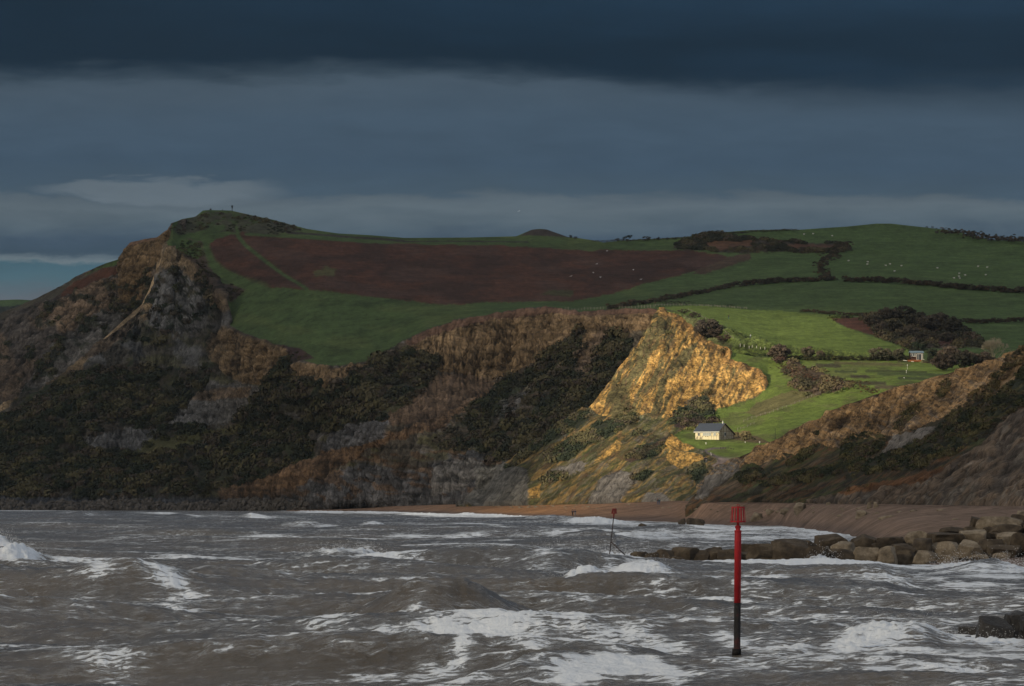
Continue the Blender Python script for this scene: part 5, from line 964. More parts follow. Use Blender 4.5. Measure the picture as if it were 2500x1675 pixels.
def clumps(name, pos, rad, col, rsd, flat=1.0, tpl=None, parent=None):
    """pos (n,3), rad (n,), col (n,3) -> one leafy mesh"""
    tpl = tpl or TPL; r = np.random.default_rng(rsd); n = len(pos); nv = len(tpl[0]); ti = r.integers(0, len(tpl), n); A = np.array(tpl)[ti]
    an = r.uniform(0, 6.28, n); c, s_ = np.cos(an)[:, None], np.sin(an)[:, None]; x = A[..., 0]*c-A[..., 1]*s_; y = A[..., 0]*s_+A[..., 1]*c; z = A[..., 2]*flat
    V_ = np.stack([x, y, z], -1)*rad[:, None, None]+pos[:, None, :]; fq = np.arange(n*nv).reshape(-1, 4)
    cc = np.repeat(col, nv//4, 0).reshape(n, nv//4, 3)*r.uniform(.75, 1.28, (n, nv//4, 1)); cc = np.repeat(cc.reshape(-1, 3), 4, 0)
    return link(mesh_np(name, V_.reshape(-1, 3), fq, M_LEAF, smooth=False, cols=cc), parent)
def scrub_on(L, name, label, n, rmin, rmax, seed, thr=.45, cond=None, bright=1.0, hard=False):
    r = np.random.default_rng(seed); mk = (L.lump > thr)
    if cond is not None: mk &= cond
    Lb = np.clip(gsm(gsm(L.lump*(cond if cond is not None else 1), 5, 0), 5, 1), 0, 1)*(cond if cond is not None else 1); dn = fbm((L.px+L.py*.5)/34, (L.py-L.px*.25)/13, 3, 4, seed+2); pb = ((Lb**1.5*(Lb > .16)*(L.lump > .02) if not hard else (L.lump > thr)*cond*1.0)*(sst(dn, .40, .56)*.97+.03)).ravel()*(L.px.ravel() > -160)
    ii = r.choice(len(pb), min(n, int((pb > 0).sum())), replace=False, p=pb/pb.sum()); idx = np.stack(np.unravel_index(ii, L.px.shape), -1); P = L.P[idx[:, 0], idx[:, 1]]; base = L.col[idx[:, 0], idx[:, 1]]
    lp = L.px[idx[:, 0], idx[:, 1]]; ly = L.py[idx[:, 0], idx[:, 1]]
    g = fbm(lp/30+ly/60, ly/15, 0, 4, seed); pick = r.random(len(idx))*.44+.26+(g-.5)*3.6
    col = np.where(pick[:, None] < .30, np.array([[.018, .028, .017]]), np.where(pick[:, None] < .62, np.array([[.050, .054, .022]]), np.where(pick[:, None] < .88, np.array([[.074, .056, .042]]), np.array([[.11, .095, .045]]))))
    col = (col*.6+base*.4)*bright; rad = r.uniform(rmin, rmax, len(idx))*(.6+.9*g)
    o = clumps(name, P+np.array([[0, -.3, 0]]), rad, col, seed); tag(o, label, 'scrub', kind='stuff'); return o
scrub_on(hd, 'scrub', 'dense dark scrub covering the headland undercliff', 10500, 1.0, 3.6, 71, cond=(hd.sec > 2.99), bright=.8)
scrub_on(hd, 'gorse_scrub', 'gorse and bracken thicket on the upper hill', 3200, .9, 2.2, 72, thr=.45, hard=True, cond=(hd.sec < 2.97) & (hd.px > 1600), bright=.95)
scrub_on(hd, 'heather', 'low dark heath on the hilltop beside the summit', 420, .6, 1.3, 77, thr=.28, hard=True, cond=(hd.sec < 2.97) & (hd.px < 760) & (hd.px > 417), bright=.8)
scrub_on(pr, 'slope_scrub', 'low scrub on the sunlit undercliff', 4200, .7, 1.9, 73, thr=.4, bright=1.35)
scrub_on(nc_, 'cliff_scrub', 'dark brambles on the near cliff', 7500, .28, .85, 74, thr=.4, bright=1.0)
scrub_on(wc, 'ledge_scrub', 'tufts on the ledges of the seaward cliff', 900, 1.0, 2.4, 75, thr=.35)

def shrub(name, label, L, px, py, wpx, hpx, col, seed, cat='shrub', group=None, dense=1.0, top=None, stems=True):
    """individual shrub: foot at (px,py), visible size in photo px"""
    p = ground(L, px, py); kk = p.y/F; w = wpx*kk; h = hpx*kk; r = np.random.default_rng(seed); root = empty(name, p, label=label, cat=cat, group=group)
    n = int(max(14, 46*dense)); u = r.normal(size=(n, 3)); u /= np.linalg.norm(u, axis=1, keepdims=True); rr = r.uniform(.35, .9, (n, 1))**.6
    pos = u*rr*np.array([[w*.5, w*.42, h*.46]])+np.array([[0, 0, h*.48]]); pos[:, 2] = np.maximum(pos[:, 2], h*.1)
    c0 = np.array(col); c1 = np.array(top if top is not None else col); f = (pos[:, 2:3]/h)**1.3; cc = (c0*(1-f)+c1*f)*r.uniform(.75, 1.25, (n, 1))
    clumps('foliage', pos, np.full(n, min(w, h)*.19)*r.uniform(.7, 1.3, n), cc, seed+1, parent=root)
    if stems:
        m = MB()
        for i in range(5):
            q = pos[i]; m.tube([(q[0]*.15, q[1]*.15, -.4), (q[0]*.5, q[1]*.5, q[2]*.5), tuple(q)], [.14*h/5, .09*h/5, .03*h/5], 5)
        m.build('stem', M_WOOD, root)
    return root
def hedge(name, label, L, pts, hm, wm, seed, col=(.048, .043, .031), group=None, gap=0):
    r = np.random.default_rng(seed); pts = np.array(pts, float); seg = np.r_[0, np.cumsum(np.hypot(*np.diff(pts, axis=0).T))]; n = int(seg[-1]*1.7); s_ = r.uniform(0, seg[-1], n); px = np.interp(s_, seg, pts[:, 0]); py = np.interp(s_, seg, pts[:, 1])
    P = np.array([L.P[L.near(a, b)] for a, b in zip(px, py)]); hm = hm*.82; hv = hm*(.55+.8*fbm(s_/16, 0*s_, 0, 3, seed)); org = P.mean(0); P = P+np.stack([r.normal(0, wm*.3, n), r.normal(0, wm*.5, n), hv*r.uniform(.1, .8, n)], -1)-org
    o = clumps(name, P, r.uniform(.5, 1.0, n)*hm*.42, np.array([col])*r.uniform(.6, 1.5, (n, 1))*np.where(r.random((n, 1)) < .3, np.array([[1.5, 1.15, 1.0]]), 1), seed+1); o.location = org; tag(o, label, 'hedge', group); return o
HG = 'field hedges on the green hill'
hedge('hedgerow', 'long dark hedge climbing from the cliff top to the hedge junction', hd, [(1484, 757), (1540, 747), (1590, 741), (1640, 731), (1718, 716), (1785, 702), (1895, 691), (1993, 688), (2037, 684)], 3.0, 2.6, 700, group=HG)
hedge('hedgerow', 'dark overgrown hedge running uphill from the junction', hd, [(2020, 682), (1998, 664), (2010, 645), (2030, 630), (2050, 612), (2068, 602)], 3.6, 6, 701, group=HG)
hedge('hedgerow', 'dark hedge below the sheep field running to the right edge', hd, [(2062, 689), (2140, 690), (2200, 694), (2270, 698), (2340, 706), (2420, 711), (2560, 722)], 3.3, 2.6, 702, group=HG)
hedge('hedgerow', 'thin ragged hedge above the wooded hollow', hd, [(1955, 761), (2040, 768), (2110, 774), (2180, 770)], 1.8, 2, 703, group=HG)
hedge('hedgerow', 'ragged hedge right of the wooded hollow', hd, [(2340, 790), (2400, 790), (2450, 789), (2560, 783)], 2.4, 2.5, 704, group=HG)
hedge('hedgerow', 'dark skyline hedge left of the rounded hilltop', hd, [(1700, 579), (1755, 574), (1830, 567.5), (1900, 564.5), (1945, 563.5)], 1.3, 4, 705, group=HG)
hedge('hedgerow', 'low scrubby hedge on the saddle skyline', hd, [(1450, 590), (1520, 589), (1600, 586), (1680, 582)], 1.1, 4, 706, group=HG)
hedge('hedgerow', 'dark belt of trees behind the right end of the skyline', hd, [(2300, 566), (2340, 573), (2400, 585), (2460, 590), (2560, 595)], 3.0, 14, 707, group=HG)
hedge('hedgerow', 'long dark hedge between meadow and allotments', pr, [(1915, 880), (1990, 881), (2060, 881), (2130, 881), (2180, 881), (2228, 882)], 2.1, 2.2, 708, col=(.035, .04, .02), group='hedges by the allotments')
hedge('hedgerow', 'brown bramble bank between the two green slopes', pr, [(1915, 900), (1945, 915), (1985, 928), (2030, 935), (2065, 940)], 1.5, 9, 709, col=(.075, .05, .035), group='hedges by the allotments')
hedge('hedgerow', 'brambles under the allotments at the cliff edge', pr, [(2085, 935), (2110, 950), (2140, 962)], 1.6, 5, 710, col=(.08, .06, .035), group='hedges by the allotments')
ASH = (.15, .115, .085); DKG = (.034, .04, .026); BRN = (.07, .055, .042)
SH_ = [('shrub', 'large round grey bush with dark hollow at the left end of the hedge', pr, 1903, 884, 54, 46, BRN, ASH), ('shrub', 'low reddish bush in front of the round grey one', pr, 1906, 890, 34, 20, BRN, (.13, .075, .06)), ('shrub', 'pale round bush standing second in the hedge', pr, 1972, 878, 32, 34, DKG, ASH), ('shrub', 'small pale bush third in the hedge', pr, 2003, 880, 24, 24, DKG, ASH),
       ('shrub', 'pale broad bush in the hedge between meadow and hut', pr, 2140, 882, 40, 36, DKG, (.17, .145, .10)), ('shrub', 'pale bush with rounded top right of the broad one', pr, 2166, 882, 26, 33, DKG, (.17, .145, .10)), ('shrub', 'pale bush last in the hedge before the hut', pr, 2194, 884, 34, 36, DKG, (.15, .13, .085)),
       ('shrub', 'dark evergreen bush just right of the hut', pr, 2278, 888, 40, 36, DKG, DKG), ('shrub', 'grey brown thicket with pale top right of the hut', pr, 2318, 890, 64, 44, BRN, (.16, .12, .09)), ('shrub', 'dark rounded thicket above the cliff edge', pr, 2305, 905, 60, 42, BRN, BRN), ('shrub', 'dark thicket spilling to the cliff edge', pr, 2350, 900, 70, 44, DKG, BRN), ('shrub', 'grey twiggy thicket under the bare tree', pr, 2398, 896, 70, 40, BRN, ASH),
       ('shrub', 'pale twiggy bush behind the thickets', pr, 2360, 876, 60, 26, BRN, (.15, .12, .085)),
       ('shrub', 'dark brown bush on the cliff top above the golden face', hd, 1734, 836, 70, 52, BRN, (.085, .072, .058)), ('shrub', 'small grey bush highest on the cliff edge', hd, 1667, 766, 34, 12, BRN, BRN), ('shrub', 'low grey bush second down the cliff edge', hd, 1697, 780, 36, 16, BRN, BRN), ('shrub', 'brown bush low on the cliff edge nearest the fence posts', hd, 1772, 842, 44, 22, (.08, .055, .04), (.09, .06, .045)), ('shrub', 'brown bush between two others on the cliff edge', hd, 1750, 828, 36, 24, BRN, (.08, .06, .045)),
       ('shrub', 'dark low bush on the field boundary above the cliff point', hd, 1655, 744, 90, 11, DKG, DKG), ('shrub', 'tiny dark bush on the post and wire field boundary', hd, 1783, 748, 34, 6, DKG, DKG)]
for i, (nm, lab, L, px, py, w, h, c0, c1) in enumerate(SH_): shrub(nm, lab, L, px, py, w, h, c0, 800+i*3, top=c1, dense=1.6 if w > 45 else 1.0)
rs = random.Random(4); WD = [(2130, 800, 50, 34), (2165, 790, 54, 40), (2205, 788, 60, 44), (2195, 772, 44, 20), (2232, 800, 56, 38), (2262, 812, 60, 44), (2240, 782, 40, 22), (2290, 806, 58, 50), (2320, 815, 56, 46), (2300, 785, 34, 20), (2180, 812, 50, 34), (2215, 826, 60, 36), (2262, 836, 60, 30), (2310, 838, 60, 30), (2350, 842, 50, 26), (2150, 815, 30, 30)]
WL = ['dark bush at the left end of the hollow', 'broad dark bush at the head of the hollow', 'tall dark bush under the hedge', 'dark round tree on the hedge line', 'grey bush in the middle of the hollow', 'large grey brown bush', 'dark bush half hidden at the back', 'tall pale brown tree of the hollow', 'wide pale brown tree at the right side', 'small tree on the hedge right of the middle', 'lower left bush', 'wide low bush near the meadow edge', 'low brown bush above the hut', 'low reddish bush above the thickets', 'last low bush towards the bare tree', 'narrow dead brown bush at the meadow edge']
for i, ((px, py, w, h), lab) in enumerate(zip(WD, WL)): h *= .85; shrub('tree', lab+(', in the wooded hollow' if 'hollow' not in lab else ', winter bare'), hd, px, py, w, h, (.042, .038, .030) if i % 3 else (.06, .047, .038), 900+i*3, cat='tree', group='trees and bushes of the hollow', top=(.10, .082, .062) if i % 2 else (.058, .055, .038), dense=1.5)
SKY_T = [(1392, 581, 10, 8, 'faint twiggy bush right of the grassy mound'), (1404, 583, 12, 8, 'small round bush last on the slope of the mound'), (1577, 589, 24, 15, 'round bare tree on the saddle skyline'), (1606, 587, 9, 9, 'small thin tree right of the round skyline tree'), (1628, 586, 8, 7, 'tiny tree on the saddle skyline'), (1508, 590, 12, 9, 'pale little bush left of the dark skyline tree'), (1729, 573, 8, 10, 'lone windswept sapling above the gorse'), (1751, 571, 9, 7, 'second sapling above the gorse'), (1649, 585, 6, 6, 'tiny sapling near the left end of the gorse')]
for i, (px, py, w, h, lab) in enumerate(SKY_T): shrub('tree', lab, hd, px, py, w, h, (.04, .036, .03), 980+i*3, cat='tree', group='small trees on the skyline', dense=.5)
# dark windswept pine on the skyline
def tree_pine(name, label, L, px, py, blobs, trunk, col, seed):
    p = ground(L, px, py); kk = p.y/F; root = empty(name, p, label=label, cat='tree'); r = np.random.default_rng(seed); pos = []; rad = []
    for bx_, bz_, br in blobs:
        for q in range(9): u = r.normal(size=3); u /= np.linalg.norm(u); pos.append((bx_*kk+u[0]*br*kk*.7, u[1]*br*kk*.8, bz_*kk+u[2]*br*kk*.5)); rad.append(br*kk*.5)
    clumps('crown', np.array(pos), np.array(rad), np.array([col])*r.uniform(.7, 1.3, (len(pos), 1)), seed, parent=root)
    m = MB()
    for pl, w in trunk: m.tube([(a*kk, 0, b*kk) for a, b in pl], [w*kk, w*kk*.7, w*kk*.35][:len(pl)] if len(pl) <= 3 else w*kk, 6)
    m.build('trunk', M_WOOD, root, True); return root
tree_pine('pine_tree', 'dark forked windswept tree alone on the saddle skyline', hd, 1530, 590, [(-7, 8, 4.5), (-3, 10, 4), (5, 12, 4.5), (9, 13, 4), (7, 9, 3.5), (-9, 5, 3.5), (0, 4, 3), (2, 12.5, 3)], [([(0, -2), (-2, 4), (-6, 8)], 1.0), ([(0, -2), (4, 5), (8, 11)], 1.0)], (.022, .028, .022), 60)
tree_pine('pine_tree', 'flat topped dark pine standing in front of the hut', pr, 2243.5, 884, [(-9, 38, 7), (-2, 41, 7), (6, 39, 8), (14, 35, 7), (2, 35, 7), (-14, 44, 5), (-6, 45, 6), (10, 29, 5), (18, 30, 5), (-8, 31, 5)], [([(0, -2), (0.5, 18), (0, 36)], .8), ([(0, 20), (8, 30), (14, 34)], .5), ([(0, 22), (-7, 31), (-10, 37)], .5)], (.035, .05, .032), 61)
# pale bare tree
p = ground(pr, 2428, 884); kk = p.y/F; root = empty('bare_tree', p, label='large pale leafless tree with fanning branches above the near cliff', cat='tree'); rr = random.Random(12); tw = MB(); tk = MB()
def branch(m, p0, d, L_, r_, dep):
    p1 = p0+d*L_*.5+Vector((rr.uniform(-.05, .05), rr.uniform(-.05, .05), .03))*L_; p2 = p0+d*L_; (tk if dep > 3 else tw).tube([p0, p1, p2], [r_, r_*.8, r_*.6], 4 if dep < 4 else 6, False)
    if dep == 0: return
    for i in range(3 if dep > 1 else 4):
        nd = (d+Vector((rr.gauss(0, .42), rr.gauss(0, .42), rr.gauss(.06, .22)))).normalized(); branch(m, p1.lerp(p2, rr.uniform(.3, 1)), nd, L_*rr.uniform(.62, .8), max(r_*.55, .022), dep-1)
for i in range(7): branch(tw, Vector((0, 0, -.3)), Vector((rr.uniform(-.75, .75), rr.uniform(-.5, .5), 1)).normalized(), 3.0, .13, 5)
M_TWIG = flat_mat('pale_twigs', (.30, .255, .18), .8, .2, 1); tk.build('trunk', M_TWIG, root); tw.build('crown', M_TWIG, root)

# ---- house on the terrace
hp = ground(pr, 1742, 1075); D0 = hp.y; corner = at(1756.1, 1073, D0); ux_, uy_ = Vector((.8, -.6, 0)), Vector((.6, .8, 0)); L0, W0 = 9.0, 7.7
org = corner-ux_*L0; house = empty('cottage', org, math.atan2(-.6, .8), 'cream boarded cottage with dark slate catslide roof on the green terrace', 'house')
ze, zr, zb_ = 2.46, 4.77, 1.78; yr = 2.75
m = MB(); m.prism([(0, -1.2), (W0, -1.2), (W0, zb_), (yr, zr-.12), (0, ze)], 0.0, L0, lambda a, p: (a, p[0], p[1])); wall = m.build('wall', M_GABLE, house)
m = MB(); m.box(0.02, L0-.02, -.06, -.002, -1.0, ze-.02)
for i in range(1, 18): pass
fr = m.build('front_wall', M_CREAM, house, label='sunlit cream boarded front')
m = MB()
for xx_ in (.05, 1.0, 2.0, 2.9, 5.0, 6.1, 7.0, 8.0, 8.92): m.box(xx_-.03, xx_+.03, -.085, -.062, 0, ze-.25)
m.box(0.03, L0-.03, -.084, -.063, 1.04, 1.1)
for a, b in (((.1, .15), (.95, 1.0)), ((2.05, .15), (2.85, 1.0)), ((6.95, 1.15), (6.2, 2.1)), ((8.85, 2.1), (8.1, 1.15))): m.bar((a[0], -.08, a[1]), (b[0], -.08, b[1]), .05, .05)
m.build('timber_framing', M_TIMB, fr)
m = MB(); m.box(-.3, L0+.32, -.42, -.36, ze-.26, ze-.04); m.build('fascia', M_WHITE, house)
m = MB(); th_ = .14
def roofp(a, p): return (a, p[0], p[1])
m.prism([(-.45, ze-.2+.16), (yr, zr+.12), (yr, zr+.26), (-.47, ze-.2+.30)], -.35, L0+.35, roofp); m.prism([(yr+.002, zr+.12), (W0+.5, zb_-.18), (W0+.5, zb_-.04), (yr+.002, zr+.26)], -.35, L0+.35, roofp); roof = m.build('roof', M_SLATE, house)
m = MB(); m.bar((L0+.37, -.5, ze-.08), (L0+.37, yr, zr+.16), .05, .2); m.bar((L0+.37, yr, zr+.16), (L0+.37, W0+.5, zb_-.14), .05, .2); m.build('bargeboard', M_TIMB, roof)
m = MB(); m.box(L0-.75, L0-.45, yr-.15, yr+.15, zr+.1, zr+.55); m.tube([(L0-.6, yr, zr+.5), (L0-.6, yr, zr+.95)], [.12, .2], 10); m.build('chimney', M_WHITE, roof)
for i, (xa, xb, gl) in enumerate(((1.12, 1.75, 0), (2.95, 3.65, 1), (3.8, 4.42, 1), (4.52, 5.1, 1), (5.2, 5.9, 1), (6.95, 7.75, 1))):
    m = MB(); z0_, z1_ = 1.2, 2.02
    for a, b, c, d in ((xa-.05, xa, z0_-.05, z1_+.05), (xb, xb+.05, z0_-.05, z1_+.05), (xa, xb, z0_-.05, z0_), (xa, xb, z1_, z1_+.05), ((xa+xb)/2-.02, (xa+xb)/2+.02, z0_, z1_)): m.box(a, b, -.13, -.088, c, d)
    w_ = m.build('window', M_WHITE, fr); m = MB(); m.box(xa, xb, -.105, -.09, z0_, z1_); m.build('pane', M_GLASSL if gl else M_GLASS, w_)
m = MB(); m.box(3.8, 5.1, -.12, -.09, 0, 1.12); dr = m.build('door', M_CREAM, fr)
for xx_ in (4.1, 4.78): m = MB(); m.tube([(xx_, -.125, .98), (xx_, -.17, .98)], .15, 14); m.build('lifebuoy_disc', M_DARK, dr)
m = MB(); m.box(L0+.03, L0+.07, 2.45, 3.6, 1.05, 2.25); w_ = m.build('window', M_WHITE, wall, label='shaded gable window'); m = MB(); m.box(L0+.075, L0+.09, 2.55, 3.0, 1.15, 2.15); m.box(L0+.075, L0+.09, 3.06, 3.5, 1.15, 2.15); m.build('pane', M_GLASS, w_)
m = MB()
for y_ in (.05, 1.2, 2.2, 3.85, 5.2, 6.4, 7.6): m.bar((L0+.03, y_, 0), (L0+.03, y_, min(ze+y_*.8, zr-.3) if y_ < yr else zr-.2-(y_-yr)*.61), .09, .05)
for z_, y1_ in ((1.3, 7.6), (2.45, 6.2)): m.bar((L0+.035, .05, z_), (L0+.035, y1_, z_), .05, .09)
m.bar((L0+.035, 4.0, 1.0), (L0+.035, 5.2, .1), .05, .1); m.bar((L0+.035, 1.2, .1), (L0+.035, 2.2, 1.2), .05, .1); m.build('timber_framing', M_TIMB, wall)
# picnic table
pt = ground(pr, 1707, 1075); pt = at(1706, 1073.6, D0-1.5); tb = empty('picnic_table', pt, .4, 'wooden picnic table on the grass before the cream cottage', 'table'); m = MB(); m.box(-.9, .9, -.36, .36, .70, .75); m.build('table_top', M_POST, tb)
for s_ in (-1, 1): m = MB(); m.box(-.9, .9, s_*.72-.13, s_*.72+.13, .42, .46); m.build('bench_seat', M_POST, tb)
for s_ in (-.6, .6): m = MB(); m.bar((s_, -.8, 0), (s_, -.25, .7), .08); m.bar((s_, .8, 0), (s_, .25, .7), .08); m.bar((s_+.05, -.75, .39), (s_+.05, .75, .39), .07); m.build('leg_frame', M_WOOD, tb)

# ---- wooden hut with verandah
hp = ground(pr, 2240, 884); D1 = hp.y-3; k1 = D1/F; hut = empty('garden_hut', at(2240, 880, D1), 0.12, 'small brown hut with blue roof, white windows and orange deck', 'hut'); X_ = lambda px: (px-2240)*k1; Zh = lambda py: (880-py)*k1
m = MB(); m.box(X_(2223), X_(2254), 0, 3.0, 0.1, Zh(861)); wl_ = m.build('wall', M_LOG, hut)
m = MB(); m.prism([(-.35, Zh(861.5)), (3.2, Zh(861.5)), (1.5, Zh(856.5))], X_(2221.5), X_(2256), lambda a, p: (a, p[0], p[1])); m.build('roof', M_ROOFB, hut)
m = MB(); xa, xb, za, zb2 = X_(2223.3), X_(2236), Zh(870.5), Zh(862)
for a, b, c, d in ((xa, xa+.14, za, zb2), (xb-.14, xb, za, zb2), (xa, xb, za-.03, za+.16), (xa, xb, zb2-.1, zb2), (X_(2227.2), X_(2228.3), za, zb2), (X_(2231.4), X_(2232.4), za, zb2)): m.box(a, b, -.09, -.005, c, d)
w_ = m.build('window', M_WHITE, wl_); m = MB(); m.box(xa+.1, xb-.1, -.03, -.004, za+.05, zb2-.05); m.build('pane', M_GLASS, w_)
m = MB(); xa, xb = X_(2237.8), X_(2250.5)
for a, b in ((xa, xa+.15), (xb-.2, xb), (X_(2242.8), X_(2243.4))): m.box(a, b, -.09, -.005, .15, Zh(863.5))
m.box(xa, xb, -.088, -.006, Zh(864.5), Zh(863.2)); m.box(xa, xa+.5, -.087, -.007, .12, .25); d_ = m.build('door', M_WHITE, wl_); m = MB(); m.box(xa+.12, xb-.15, -.03, -.003, .2, Zh(864.6)); m.build('pane', M_GLASS, d_)
m = MB(); m.box(X_(2252), X_(2253.2), -.12, -.02, .1, Zh(862.5)); m.box(X_(2253), X_(2256.5), -.14, -.04, .1, .45); m.build('corner_post', M_WHITE, hut)
m = MB(); m.box(X_(2214), X_(2249), -1.6, -.1, -.12, .05); m.box(X_(2214), X_(2249), -1.62, -1.58, -.42, .1)
for a in range(2214, 2250, 5): m.box(X_(a), X_(a)+.08, -1.58, -1.5, -.5, .35)
m.build('deck', M_DECK, hut)
for px0, py0, px1, py1, lab in ((2205, 879.4, 2214.5, 880.8, 'longer white board lying on the grass left of the hut'), (2225, 882.2, 2231, 883, 'shorter white board lying on the grass before the hut deck')):
    a, b = at(px0, py0, D1-2.5), at(px1, py1, D1-3); m = MB(); m.bar((0, 0, 0), b-a, .3, .12); o = m.build('white_board', M_WHITE); o.location = a; tag(o, lab, 'board', 'white boards by the hut')

# ---- people
def skinned(name, joints, edges, radii, mat, parent, sub=1):
    me = bpy.data.meshes.new(name); me.from_pydata(joints, edges, []); o = link(bpy.data.objects.new(name, me), parent); sk = o.modifiers.new('skin', 'SKIN'); sk.use_smooth_shade = True
    me.skin_vertices.new() if not me.skin_vertices else None
    for v, r in zip(me.skin_vertices[0].data, radii): v.radius = (r, r)
    me.skin_vertices[0].data[0].use_root = True; ss = o.modifiers.new('smooth', 'SUBSURF'); ss.levels = ss.render_levels = sub; me.materials.append(mat); return o
def person(label, loc, rz, coat, legs, stride=.22, arm=.1, lean=0.0, h=1.74, cat='person', group=None):
    root = empty('person', loc, rz, label, cat, group); s_ = h/1.74
    J = [(0, 0, .95), (0, -.01+lean*.3, 1.2), (0, lean*.8, 1.42), (0, lean, 1.52), (0, lean-.02, 1.66), (.1, 0, .9), (.11, stride*.45, .5), (.11, stride, .08), (.11, stride-.14, .03), (-.1, 0, .9), (-.11, -stride*.25, .5), (-.11, -stride, .1), (-.11, -stride-.13, .03), (.19, lean*.8, 1.4), (.25, -arm, 1.13), (.23, -arm-.12, .9), (.23, -arm-.17, .82), (-.19, lean*.8, 1.4), (-.25, arm, 1.13), (-.23, arm-.08, .9), (-.23, arm-.1, .82)]
    J = [(a*s_, b*s_, c*s_) for a, b, c in J]; E = [(0, 1), (1, 2), (2, 3), (3, 4), (0, 5), (5, 6), (6, 7), (7, 8), (0, 9), (9, 10), (10, 11), (11, 12), (2, 13), (13, 14), (14, 15), (15, 16), (2, 17), (17, 18), (18, 19), (19, 20)]
    R_ = [.14, .14, .12, .055, .105, .085, .06, .045, .045, .085, .06, .045, .045, .055, .042, .03, .035, .055, .042, .03, .035]
    skinned('body', J, E, [r*s_ for r in R_], M_SKIN, root)
    def sub_(ids, grow, mat, nm):
        mp = {a: i for i, a in enumerate(ids)}; skinned(nm, [J[i] for i in ids], [(mp[a], mp[b]) for a, b in E if a in mp and b in mp], [(R_[i]+grow)*s_ for i in ids], mat, root)
    sub_([0, 1, 2, 13, 14, 15, 17, 18, 19], .03, coat, 'jacket'); sub_([0, 5, 6, 7, 8, 9, 10, 11, 12], .02, legs, 'trousers')
    bm = bmesh.new(); bmesh.ops.create_uvsphere(bm, u_segments=10, v_segments=8, radius=.118*s_, matrix=Matrix.Translation(Vector(J[4])+Vector((0, .02, .03)))); me = bpy.data.meshes.new('hair'); bm.to_mesh(me); bm.free(); me.materials.append(M_HAIR); link(bpy.data.objects.new('hair', me), root)
    return root
M_NAVY = flat_mat('navy_cloth', (.02, .025, .045), .9, .1); M_JEAN = flat_mat('blue_denim', (.07, .10, .16), .9, .15); M_BLK = flat_mat('black_cloth', (.012, .013, .016), .9, .1); M_GREY = flat_mat('grey_cloth', (.16, .17, .19), .9, .1); M_PALE = flat_mat('pale_blue_cloth', (.40, .50, .52), .9, .1); M_TEAL = flat_mat('dark_teal_cloth', (.04, .12, .13), .9, .1)
def on(L, px, py): p = ground(L, px, py); return Vector((p.x, p.y, p.z-.03))
G1 = on(be, 1398, 1259); k_ = G1.y/F
person('walker in dark coat, left of the couple at the water edge on the beach', G1, .2, M_NAVY, M_BLK); person('walker in navy jacket and pale trousers, right of the couple at the water edge', on(be, 1402.5, 1259), -.1, M_NAVY, M_GREY, arm=-.1)
person('walker in black coat and blue jeans below the cliff foot on the beach', on(be, 1606, 1232), .5, M_BLK, M_JEAN); person('companion close behind the walker in black coat on the upper beach', on(be, 1608.2, 1232), .6, M_TEAL, M_JEAN, arm=-.1)
person('walker in dark blue jacket, left of the pair on the path by the cottage', on(pr, 1720, 1138), .3, M_NAVY, M_BLK); person('walker in black jacket and grey trousers, right of the pair on the path', on(pr, 1724.5, 1138), -.2, M_BLK, M_GREY)
person('lone walker in dark clothes crossing the sunlit meadow', on(hd, 1778.5, 778), 1.2, M_BLK, M_TEAL); person('walker in pale blue top low on the sunlit meadow', on(hd, 1832.5, 831), -.6, M_PALE, M_GREY, h=1.6)

# ---- sheep
def sheep():
    root = empty('sheep', (0, 0, 0)); J = [(0, 0, .62), (.42, 0, .64), (-.42, 0, .62), (.62, 0, .80)]; skinned('fleece', J, [(0, 1), (0, 2), (1, 3)], [.31, .28, .28, .15], M_WOOL, root)
    m = MB(); m.tube([(.60, 0, .84), (.72, 0, .86), (.9, 0, .74)], [.11, .11, .06], 8); m.bar((.68, -.17, .9), (.68, .17, .9), .06, .03); m.build('head', M_FACE, root, True)
    for x_ in (.32, -.34):
        for y_ in (.14, -.14): m = MB(); m.tube([(x_, y_, .45), (x_+.01, y_, 0)], [.06, .035], 6); m.build('leg', M_FACE, root)
    return root
c4 = lambda x, y: (1800+x/3.336, 500+y/3.336)
SP = [(541, 237), (615, 238), (771, 257), (901, 455), (1062, 467), (1058, 486), (1240, 484), (1211, 496), (1331, 499), (1277, 541), (1628, 516), (1958, 502), (2031, 511), (1807, 561), (1857, 573), (1807, 585), (1765, 598), (1808, 598), (2020, 572)]
SL = ['upper left', 'upper middle', 'upper right', 'alone nearest the uphill hedge', 'back of the close pair', 'front of the close pair', 'right of the tight trio top', 'left of the trio', 'rightmost of the trio group', 'alone below the trio', 'standing alone mid field', 'left of the far right two', 'farthest right in the field', 'top of the cluster by the hedge', 'right of the cluster by the hedge', 'middle of the cluster by the hedge', 'left of the cluster by the hedge', 'lowest of the cluster by the hedge', 'alone right of the cluster']
sh0 = sheep(); rs = random.Random(3)
for i, (p_, l_) in enumerate(zip(SP, SL)):
    o = sh0 if i == 0 else copy_tree(sh0); q = c4(*p_); o.location = on(hd, q[0], q[1]+2); o.rotation_euler = (0, 0, rs.choice([0, math.pi])+rs.uniform(-.7, .7)); o.scale = (.85,)*3
    tag(o, f'white grazing sheep, {l_}, on the '+('strip above the gorse' if i < 3 else 'green hill field'), 'sheep', 'sheep on the green hill')
